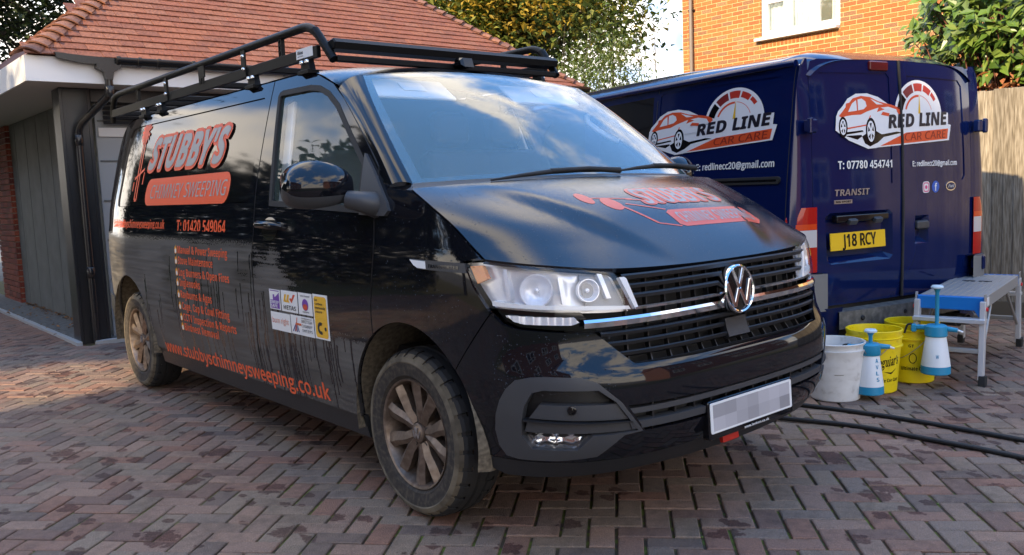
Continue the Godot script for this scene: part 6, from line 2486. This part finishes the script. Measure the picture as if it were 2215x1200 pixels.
# ---------------------------------------------------------------- washing gear
func build_gear() -> void:
	bucket("bucket", "grubby white plastic bucket, nearest the black van's nose", Vector3(.262, 0, -1.86), .163, .135, .335, M.bucket_white, 0)
	bucket("bucket_001", "yellow bucket behind the shorter sprayer, beside the white bucket", Vector3(.335, 0, -2.175), .155, .128, .372, M.bucket_yellow, 1)
	bucket("bucket_002", "yellow bucket under the tall sprayer, beside the work platform", Vector3(.385, 0, -2.555), .155, .128, .372, M.bucket_yellow, 2)
	sprayer("pump_sprayer", "short blue and white pump sprayer hanging between the white and yellow buckets", Vector3(.425, .035, -1.945), .0, 0.4, .078)
	sprayer("pump_sprayer_001", "tall blue and white pump sprayer with its plunger pulled up", Vector3(.585, .090, -2.43), .155, -0.2, .082)
	# aluminium work platform
	var p := thing("work_platform", "folding aluminium work platform with blue end caps", "platform", Vector3(.445, 0, -3.29), atan2(-.195, -.98) + PI)
	var mb := MB.new()
	box(mb, T(0, .515, 0), Vector3(.36, .012, 1.28), .003)
	for s in [-1.0, 1.0]:
		box(mb, T(.178 * s, .485, 0), Vector3(.012, .072, 1.28), .003)
	for k in 9:
		box(mb, T(-.16 + k * .04, .5225, 0), Vector3(.012, .003, 1.24))
	var deck := obj("deck", mb, M.alu_dull, p)
	for x in [-.05, .05]:
		mb = MB.new()
		prism(mb, rrect(-.04, -.016, .08, .032, .012), 0, .0035, T(x, .5225, -.18, 0, -PI / 2))
		obj("hand_hole", mb, M.dark, deck)
	mb = MB.new()
	box(mb, T(.1848, .487, .545), Vector3(.002, .05, .085))
	var lab := obj("warning_label", mb, M.white, deck)
	mb = MB.new()
	box(mb, T(.1855, .487, .595), Vector3(.002, .05, .014))
	obj("warning_stripe", mb, M.red_plain, lab)
	for e in [1.0, -1.0]:
		mb = MB.new()
		prism(mb, P2([-.165, -.035, .13, -.035, .155, -.075, .185, -.075, .185, .046, -.185, .046, -.185, -.02]), -.02, .012, Transform3D(Basis(Vector3(e, 0, 0), Vector3(0, 1, 0), Vector3(0, 0, e)), Vector3(0, .478, .645 * e)), .005)
		obj("end_cap", mb, M.cap_blue, p)
		for s in [-1.0, 1.0]:
			mb = MB.new()
			var a := Vector3(.172 * s, .50, .655 * e)
			var b := Vector3(.190 * s, .035, .700 * e)
			var d := (b - a).normalized()
			var bs := Basis(Vector3(1, 0, 0), -d, Vector3(1, 0, 0).cross(-d)).orthonormalized()
			box(mb, Transform3D(bs, (a + b) * .5), Vector3(.032, a.distance_to(b), .058), .004)
			var leg := obj("leg", mb, M.alu_bright, p)
			mb = MB.new()
			box(mb, Transform3D(bs, b + d * .01), Vector3(.040, .075, .066), .005)
			obj("rubber_foot", mb, M.rubber, leg)
			mb = MB.new()
			box(mb, Transform3D(bs, a + Vector3(.017 * s, 0, 0)), Vector3(.006, .09, .05), .002)
			obj("leg_bracket", mb, M.alu_dull, leg)
			mb = MB.new()
			tube(mb, PackedVector3Array([Vector3(.176 * s, .17, .665 * e), Vector3(.16 * s, .44, .30 * e)]), .010, 8)
			obj("brace", mb, M.alu_dull, p)
			mb = MB.new()
			lathe(mb, [Vector2(.0001, .018), Vector2(.012, .016), Vector2(.014, 0)], 14, Transform3D(Basis(Vector3(0, 1, 0), Vector3(s, 0, 0), Vector3(0, 0, -s)), Vector3(.19 * s, .455, .66 * e)))
			obj("lock_button", mb, M.red_plain, leg)
		for y in [.385, .205]:
			mb = MB.new()
			box(mb, T(0, y, (.665 + (.5 - y) * .09) * e), Vector3(.40 if y > .3 else .345, .028, .075 if y > .3 else .03), .004)
			obj("tread", mb, M.alu_bright if y > .3 else M.alu_dull, p)
	# pressure washer hose: one run in, one run out under the van
	var hp := [[Vector3(-.9, .012, -.75), Vector3(-.2, .012, -1.05), Vector3(.325, .012, -1.244), Vector3(.655, .012, -1.35), Vector3(.995, .012, -1.366), Vector3(1.427, .012, -1.365), Vector3(2.3, .012, -1.28), Vector3(3.2, .012, -1.0)], [Vector3(-1.2, .012, -1.05), Vector3(-.3, .012, -1.40), Vector3(.291, .012, -1.554), Vector3(.761, .012, -1.627), Vector3(1.336, .012, -1.634), Vector3(2.2, .012, -1.62), Vector3(3.2, .012, -1.5)]]
	var names := ["black hose on the paving, the run nearer the number plate", "black hose on the paving, the run nearer the buckets"]
	for k in 2:
		mb = MB.new()
		var path := PackedVector3Array()
		for i in 61:
			path.append(curve(hp[k], i / 60.0))
		tube(mb, path, .0125, 10)
		tag(obj("hose" if k == 0 else "hose_001", mb, M.hose), names[k], "hose", "hoses across the paving")

func bucket(called: String, label: String, at: Vector3, rt: float, rb: float, h: float, m: Material, kind: int) -> void:
	var b := thing(called, label, "bucket", at, 0.0, "buckets by the vans")
	var mb := MB.new()
	var prof := [Vector2(.0001, .006), Vector2(rb - .012, .004), Vector2(rb - .006, .0), Vector2(rb, .006), Vector2(lerpf(rb, rt, .70), h * .70)]
	if kind > 0:
		prof.append_array([Vector2(lerpf(rb, rt, .72), h * .725), Vector2(rt + .004, h * .735), Vector2(rt + .004, h * .75), Vector2(rt - .004, h * .76), Vector2(rt - .003, h * .86), Vector2(rt + .004, h * .872), Vector2(rt + .004, h * .882), Vector2(rt - .004, h * .89)])
	else:
		prof.append_array([Vector2(lerpf(rb, rt, .82), h * .80), Vector2(rt + .003, h * .86), Vector2(rt + .004, h * .88), Vector2(rt - .006, h * .885), Vector2(rt - .004, h * .95)])
	prof.append_array([Vector2(rt + .003, h * .975), Vector2(rt + .004, h * .992), Vector2(rt, h), Vector2(rt - .007, h * .995), Vector2(rt - .010, h * .90), Vector2(rb - .005, .02), Vector2(.0001, .012)])
	lathe(mb, prof, 56, Transform3D())
	obj("shell", mb, m, b)
	mb = MB.new()
	var pts := PackedVector3Array()
	for k in 25:
		var a := PI * k / 24.0
		if kind == 0:
			pts.append(Vector3(cos(a) * (rt + .01), h * .86 - sin(a) * .11, -sin(a) * (rt - .02) * .9 - .01))
		else:
			pts.append(Vector3(cos(a + .5) * (rt + .006), h * .80 - sin(a) * .16, sin(a + .5) * (rt + .006)))
	tube(mb, pts, .0022, 6)
	obj("handle", mb, M.wire, b)
	var outer := func(p: Vector2) -> Array:   # p.x round the wall in metres, p.y up
		var r := lerpf(rb, rt, p.y / h) + .0005
		var a := PI * .5 - p.x / r - .55
		return [Vector3(cos(a) * r, p.y, sin(a) * r), Vector3(cos(a), -.08, sin(a)).normalized()]
	if kind == 0:
		mb = MB.new()
		patch(mb, rrect(-.155, h * .765, .05, .045, .008), .02, outer, [], .01, .010)
		obj("handle_boss", mb, m, b)
		mb = MB.new()
		patch(mb, rrect(-.01, .16, .05, .004, .001), .02, outer, [], 0.0, .001)
		obj("moulded_line", mb, M.wire, b)
	else:
		mb = MB.new()
		if kind == 1:
			write(mb, "Meguiar's", Vector2(-.02, .155), .165, .055, outer, .0012, .12, .02, true, "Droid Serif")
			write(mb, "Ultimate Safe Car Care", Vector2(-.085, .065), .235, .020, outer, .0012, 0, .01)
			decal(mb, P2([.04, .135, .09, .118, .13, .150, .09, .128]), outer, .0012, .03)
		else:
			write(mb, "GT", Vector2(-.035, .228), .03, .018, outer, .0012)
			write(mb, "Ultimate Car Care", Vector2(-.075, .085), .19, .022, outer, .0012)
			patch(mb, arc(-.01, .160, .022, 0, 350, 20, .032), .03, outer, [arc(-.01, .160, .018, 0, 350, 18, .028)], 0.0, .0012)
		obj("print", mb, M.gloss_black, b)

func sprayer(called: String, label: String, at: Vector3, pull: float, turn: float, r: float) -> void:
	var s := thing(called, label, "sprayer", at, turn, "pump sprayers")
	var mb := MB.new()
	lathe(mb, [Vector2(.0001, 0), Vector2(r - .004, 0), Vector2(r, .004), Vector2(r * .985, .048)], 40, Transform3D())
	obj("base_ring", mb, M.spray_blue, s)
	mb = MB.new()
	lathe(mb, [Vector2(r * .985, .048), Vector2(r * .97, .054), Vector2(r * .66, .232), Vector2(r * .58, .244), Vector2(.0001, .246)], 40, Transform3D())
	var tank := obj("tank", mb, M.spray_white, s)
	mb = MB.new()
	var face := func(p: Vector2) -> Array:
		var rr := lerpf(r * .97, r * .66, (p.y - .054) / .18) + .0008
		var a := .95 - p.x / rr
		return [Vector3(cos(a) * rr, p.y, sin(a) * rr), Vector3(cos(a), .1, sin(a)).normalized()]
	if pull < .1:
		for k in 4:
			write(mb, "AVLS"[k], Vector2(.0, .185 - k * .035), .018, .022, face, .001, 0, 0, true)
	else:
		write(mb, "W", Vector2(.0, .10), .016, .02, face, .001)
	obj("marking", mb, M.spray_blue, tank)
	mb = MB.new()
	lathe(mb, [Vector2(r * .70, .222), Vector2(r * .76, .228), Vector2(r * .74, .282), Vector2(r * .62, .290), Vector2(.0001, .292)], 30, Transform3D())
	var head := obj("head", mb, M.spray_blue, s)
	mb = MB.new()
	tube(mb, PackedVector3Array([Vector3(.03, .270, -.02), Vector3(.10, .262, -.055)]), [.017, .013], 12)
	obj("spout", mb, M.spray_blue, head)
	mb = MB.new()
	tube(mb, PackedVector3Array([Vector3(.10, .262, -.055), Vector3(.125, .252, -.068)]), [.007, .006], 10)
	obj("nozzle", mb, M.white, head)
	mb = MB.new()
	box(mb, T(-.062, .272, .034, .5), Vector3(.085, .030, .030), .010)
	box(mb, T(-.105, .266, .058, .5), Vector3(.03, .05, .034), .008)
	obj("grip", mb, M.spray_blue, head)
	mb = MB.new()
	tube(mb, bend([Vector3(-.10, .285, .055), Vector3(-.135, .290, .075), Vector3(-.15, .23, .083)], .02), .006, 8)
	obj("trigger", mb, M.rubber, head)
	mb = MB.new()
	lathe(mb, [Vector2(.0001, .285), Vector2(.011, .285), Vector2(.011, .330 + pull), Vector2(.018, .345 + pull), Vector2(.022, .352 + pull), Vector2(.0001, .353 + pull)], 20, T(.005, 0, 0))
	obj("plunger", mb, M.spray_blue, s)
	mb = MB.new()
	lathe(mb, [Vector2(.022, .350 + pull), Vector2(.034, .354 + pull), Vector2(.035, .362 + pull), Vector2(.028, .370 + pull), Vector2(.0001, .371 + pull)], 24, T(.005, 0, 0))
	obj("knob", mb, M.spray_cap, s)

# ---------------------------------------------------------------- plants
func crown(called: String, mb_mesh: Mesh, m: Material, parent: Node, spots: Array) -> MultiMeshInstance3D:   # spots: [Transform3D, Color]
	var mm := MultiMesh.new()
	mm.transform_format = MultiMesh.TRANSFORM_3D
	mm.use_colors = true
	mm.mesh = mb_mesh
	mm.instance_count = spots.size()
	for i in spots.size():
		mm.set_instance_transform(i, spots[i][0])
		mm.set_instance_color(i, spots[i][1])
	var o := MultiMeshInstance3D.new()
	o.name = called
	o.set_meta("kind", "stuff")
	o.multimesh = mm
	o.material_override = m
	parent.add_child(o, true)
	return o

func limbs(mb: MB, base: Vector3, top: Vector3, r: float, clumps: Array) -> void:
	var mid := base.lerp(top, .5) + Vector3(rng.randf_range(-.15, .15), 0, rng.randf_range(-.15, .15))
	tube(mb, PackedVector3Array([base, base.lerp(mid, .5), mid, top]), [r * 1.25, r, r * .85, r * .45], 10)
	for c in clumps:
		var from := base.lerp(top, rng.randf_range(.45, .95))
		var k := from.lerp(c[0], .5) + Vector3(0, .15, 0)
		tube(mb, PackedVector3Array([from, k, c[0]]), [r * .38, r * .22, r * .06], 6)

func tree(called: String, label: String, at: Vector3, height: float, spread: Vector3, centre_y: float, n_clumps: int, per: int, leaf_len: float, tones: Array, seed_: int, wide := .5, group := "") -> Node3D:
	rng.seed = seed_
	var t := thing(called, label, "tree", at, 0.0, group)
	var clumps := []
	for i in n_clumps:
		var d := Vector3(rng.randfn(), rng.randfn(), rng.randfn()).normalized() * pow(rng.randf(), .45)
		clumps.append([Vector3(d.x * spread.x, centre_y + d.y * spread.y, d.z * spread.z), rng.randf_range(.30, .62) * minf(spread.x, spread.y) * .62])
	var mb := MB.new()
	limbs(mb, Vector3.ZERO, Vector3(0, centre_y + spread.y * .5, 0), height * .022 + .04, clumps)
	obj("trunk", mb, M.bark, t)
	var lm := MB.new()
	leaf(lm, Transform3D(), 1.0, wide)
	var spots := []
	for c in clumps:
		var shade := rng.randi_range(0, tones.size() - 1)
		for k in per:
			var d: Vector3 = Vector3(rng.randfn(), rng.randfn() * .8, rng.randfn()) * float(c[1]) * .55
			var tone: Color = tones[shade] if rng.randf() < .7 else tones[rng.randi_range(0, tones.size() - 1)]
			tone = tone * rng.randf_range(.75, 1.25)
			var b := Basis.from_euler(Vector3(rng.randf_range(-.9, .9), rng.randf() * TAU, rng.randf_range(-.7, .7))).scaled_local(Vector3.ONE * leaf_len * rng.randf_range(.7, 1.25))
			spots.append([Transform3D(b, c[0] + d), tone])
	crown("crown", lm.mesh(), M.leaf, t, spots)
	return t

func build_plants() -> void:
	var green := [Color(.05, .085, .018), Color(.075, .12, .024), Color(.035, .06, .015), Color(.10, .14, .03)]
	var mixed := [Color(.10, .15, .028), Color(.16, .21, .04), Color(.22, .23, .045), Color(.06, .09, .018), Color(.36, .24, .025), Color(.13, .18, .03)]
	var dark := [Color(.022, .036, .012), Color(.032, .05, .016), Color(.015, .026, .01), Color(.04, .055, .014)]
	tree("autumn_tree", "yellowing green tree rising between the garage and the brick house", Vector3(-14.2, 0, -12.6), 9.5, Vector3(3.4, 3.5, 2.8), 7.0, 190, 330, .17, mixed, 101, .62)
	tree("dark_tree", "dark broad tree at the far corner of the garage roof", Vector3(-17.2, 0, .2), 9.0, Vector3(3.2, 3.2, 3.4), 6.2, 100, 250, .16, dark, 102, .6)
	tree("dark_tree_001", "dark leafy tree behind the ridge of the garage", Vector3(-14.5, 0, -5.5), 8.0, Vector3(2.4, 2.4, 2.2), 5.2, 44, 200, .15, dark, 108, .6)
	# rounded bush at the garage end
	rng.seed = 103
	var bush := thing("round_bush", "rounded light green bush between the garage end and blue van", "bush", Vector3(-6.1, 0, -6.85))
	var clumps := []
	for i in 85:
		var d := Vector3(rng.randfn(), rng.randfn(), rng.randfn()).normalized() * pow(rng.randf(), .3)
		clumps.append([Vector3(d.x * 1.05, 2.05 + d.y * 1.35, d.z * 1.02), .30])
	var mb := MB.new()
	for c in clumps:
		tube(mb, PackedVector3Array([Vector3(rng.randf_range(-.2, .2), 0, rng.randf_range(-.2, .2)), (c[0] as Vector3) * Vector3(.6, .6, .6), c[0]]), [.025, .015, .004], 5)
	for k in 16:
		var a := rng.randf() * TAU
		var b := Vector3(cos(a) * .7, 2.9, sin(a) * .7)
		tube(mb, PackedVector3Array([b, b + Vector3(rng.randf_range(-.1, .1), rng.randf_range(.4, .9), rng.randf_range(-.1, .1))]), [.006, .002], 4)
	obj("stem", mb, M.bark, bush)
	var lm := MB.new()
	leaf(lm, Transform3D(), 1.0, .36)
	var spots := []
	var bt := [Color(.09, .14, .03), Color(.14, .19, .045), Color(.19, .23, .07), Color(.055, .09, .02)]
	for c in clumps:
		for k in 190:
			var d := Vector3(rng.randfn(), rng.randfn(), rng.randfn()) * .17
			spots.append([Transform3D(Basis.from_euler(Vector3(rng.randf_range(-1.3, .3), rng.randf() * TAU, rng.randf_range(-.5, .5))).scaled_local(Vector3.ONE * rng.randf_range(.05, .085)), c[0] + d), bt[rng.randi_range(0, 3)] * rng.randf_range(.8, 1.2)])
	for k in 260:
		var a := rng.randf() * TAU
		spots.append([Transform3D(Basis.from_euler(Vector3(rng.randf_range(-1.4, .2), rng.randf() * TAU, 0)).scaled_local(Vector3.ONE * .05), Vector3(cos(a) * .75, rng.randf_range(2.9, 3.9), sin(a) * .75)), bt[0]])
	crown("foliage", lm.mesh(), M.leaf, bush, spots)
	# large-leaved shrub over the fence
	rng.seed = 104
	var ph := thing("leafy_shrub", "large glossy-leaved shrub leaning over the top of the timber fence", "shrub", Vector3(-.22, 0, -6.08))
	mb = MB.new()
	var twigs := []
	for i in 330:
		var d := Vector3(rng.randfn(), rng.randfn(), rng.randfn()).normalized() * pow(rng.randf(), .35)
		twigs.append(Vector3(d.x * 1.02, 2.66 + d.y * .86, d.z * .50))
	for i in twigs.size():
		var t: Vector3 = twigs[i]
		if i % 3 == 0:
			tube(mb, PackedVector3Array([Vector3(t.x * .15, .0, t.z * .2), Vector3(t.x * .5, t.y * .55, t.z * .5), t]), [.022, .014, .004], 5)
		else:
			tube(mb, PackedVector3Array([t * Vector3(.8, .9, .7), t]), [.008, .003], 4)
	obj("stem", mb, M.bark_red, ph)
	var all := []
	var pt := [Color(.10, .18, .028), Color(.14, .23, .038), Color(.065, .12, .022), Color(.19, .26, .05), Color(.12, .17, .035)]
	for t in twigs:
		var lean := Vector3((t as Vector3).x * .35 + rng.randfn() * .3, .50 + rng.randfn() * .2, (t as Vector3).z * .4 + .65 + rng.randfn() * .2).normalized()
		for k in 15:
			var a := k * 2.4
			var px := lean.cross(Vector3(.3, .9, .1)).normalized()
			var py := lean.cross(px)
			var dir := (px * cos(a) + py * sin(a) + lean * rng.randf_range(-.15, .6)).normalized()
			var x := dir.cross(lean).normalized()
			var y := dir.cross(x).normalized()
			var s := rng.randf_range(.11, .17)
			all.append([Transform3D(Basis(-x * s, -y * s, dir * s), (t as Vector3) + Vector3(rng.randfn(), rng.randfn(), rng.randfn()) * .035), pt[rng.randi_range(0, 4)] * rng.randf_range(.8, 1.2)])
	all.sort_custom(func(a, b): return a[0].origin.z > b[0].origin.z)
	var big := []
	for tone in pt:
		lm = MB.new()
		lm.colored = true
		lm.col = tone
		leaf(lm, Transform3D(), 1.0, .46)
		big.append(lm.mesh())
	lm = MB.new()
	leaf(lm, Transform3D(), 1.0, .46)
	for i in 300:
		var o := obj("leaf", big[i % 5], M.leaf_gloss, ph)
		o.transform = all[i][0]
	var restl := crown("foliage", lm.mesh(), M.leaf_gloss, ph, all.slice(300))
	pass
	# dry leaves caught on the fence top
	mb = MB.new()
	mb.colored = true
	for i in 420:
		mb.col = [Color(.42, .15, .04), Color(.34, .12, .04), Color(.26, .10, .04), Color(.50, .22, .07)][rng.randi_range(0, 3)]
		leaf(mb, Transform3D(Basis.from_euler(Vector3(rng.randf_range(-.8, .8), rng.randf() * TAU, rng.randf_range(-.8, .8))), Vector3(rng.randf_range(-1.3, .9), 1.90 + absf(rng.randfn()) * .10, -5.62 - absf(rng.randfn()) * .2)), rng.randf_range(.06, .12), .45)
	tag(obj("dry_leaves", mb, M.leaf_dry), "brown dry leaves caught behind the top of the timber fence", "leaves", "", "stuff")
	rng.seed = 140
	var hd := thing("boundary_hedge", "tall hedge along the drive's far boundary, mirrored in the black flank", "hedge", Vector3(-14.0, 0, 5.6), -.22)
	mb = MB.new()
	for i in 14:
		tube(mb, PackedVector3Array([Vector3(i * .9 - 6, 0, 0), Vector3(i * .9 - 6 + rng.randf_range(-.2, .2), 2.6, rng.randf_range(-.2, .2))]), [.05, .02], 6)
	obj("stem", mb, M.bark, hd)
	lm = MB.new()
	leaf(lm, Transform3D(), 1.0, .6)
	spots = []
	for i in 24000:
		spots.append([Transform3D(Basis.from_euler(Vector3(rng.randf_range(-.9, .9), rng.randf() * TAU, rng.randf_range(-.7, .7))).scaled_local(Vector3.ONE * rng.randf_range(.16, .30)), Vector3(rng.randf_range(-6.5, 6.5), pow(rng.randf(), .8) * 4.6 + .15 * sin(i * 1.7), rng.randfn() * .45)), dark[rng.randi_range(0, 3)] * rng.randf_range(.8, 1.3)])
	crown("foliage", lm.mesh(), M.leaf, hd, spots)
	# trees to the side of and behind the camera: they shade the drive and show in the van's flank
	var k := 0
	for q in [[-6.3, 10.5, 5.4], [-10.6, 9.2, 5.8], [-15.5, 10.0, 6.0]]:
		tree("boundary_tree" if k == 0 else "boundary_tree_%03d" % k, ["tree on the drive's boundary, nearest the house across the drive", "tree on the drive's boundary, middle one mirrored in the black flank", "tree on the drive's boundary, farthest from the camera"][k], Vector3(q[0], 0, q[1]), q[2] + 3.0, Vector3(2.5, 3.4, 1.9), q[2], 75, 150, .38, dark, 120 + k, .6)
		k += 1
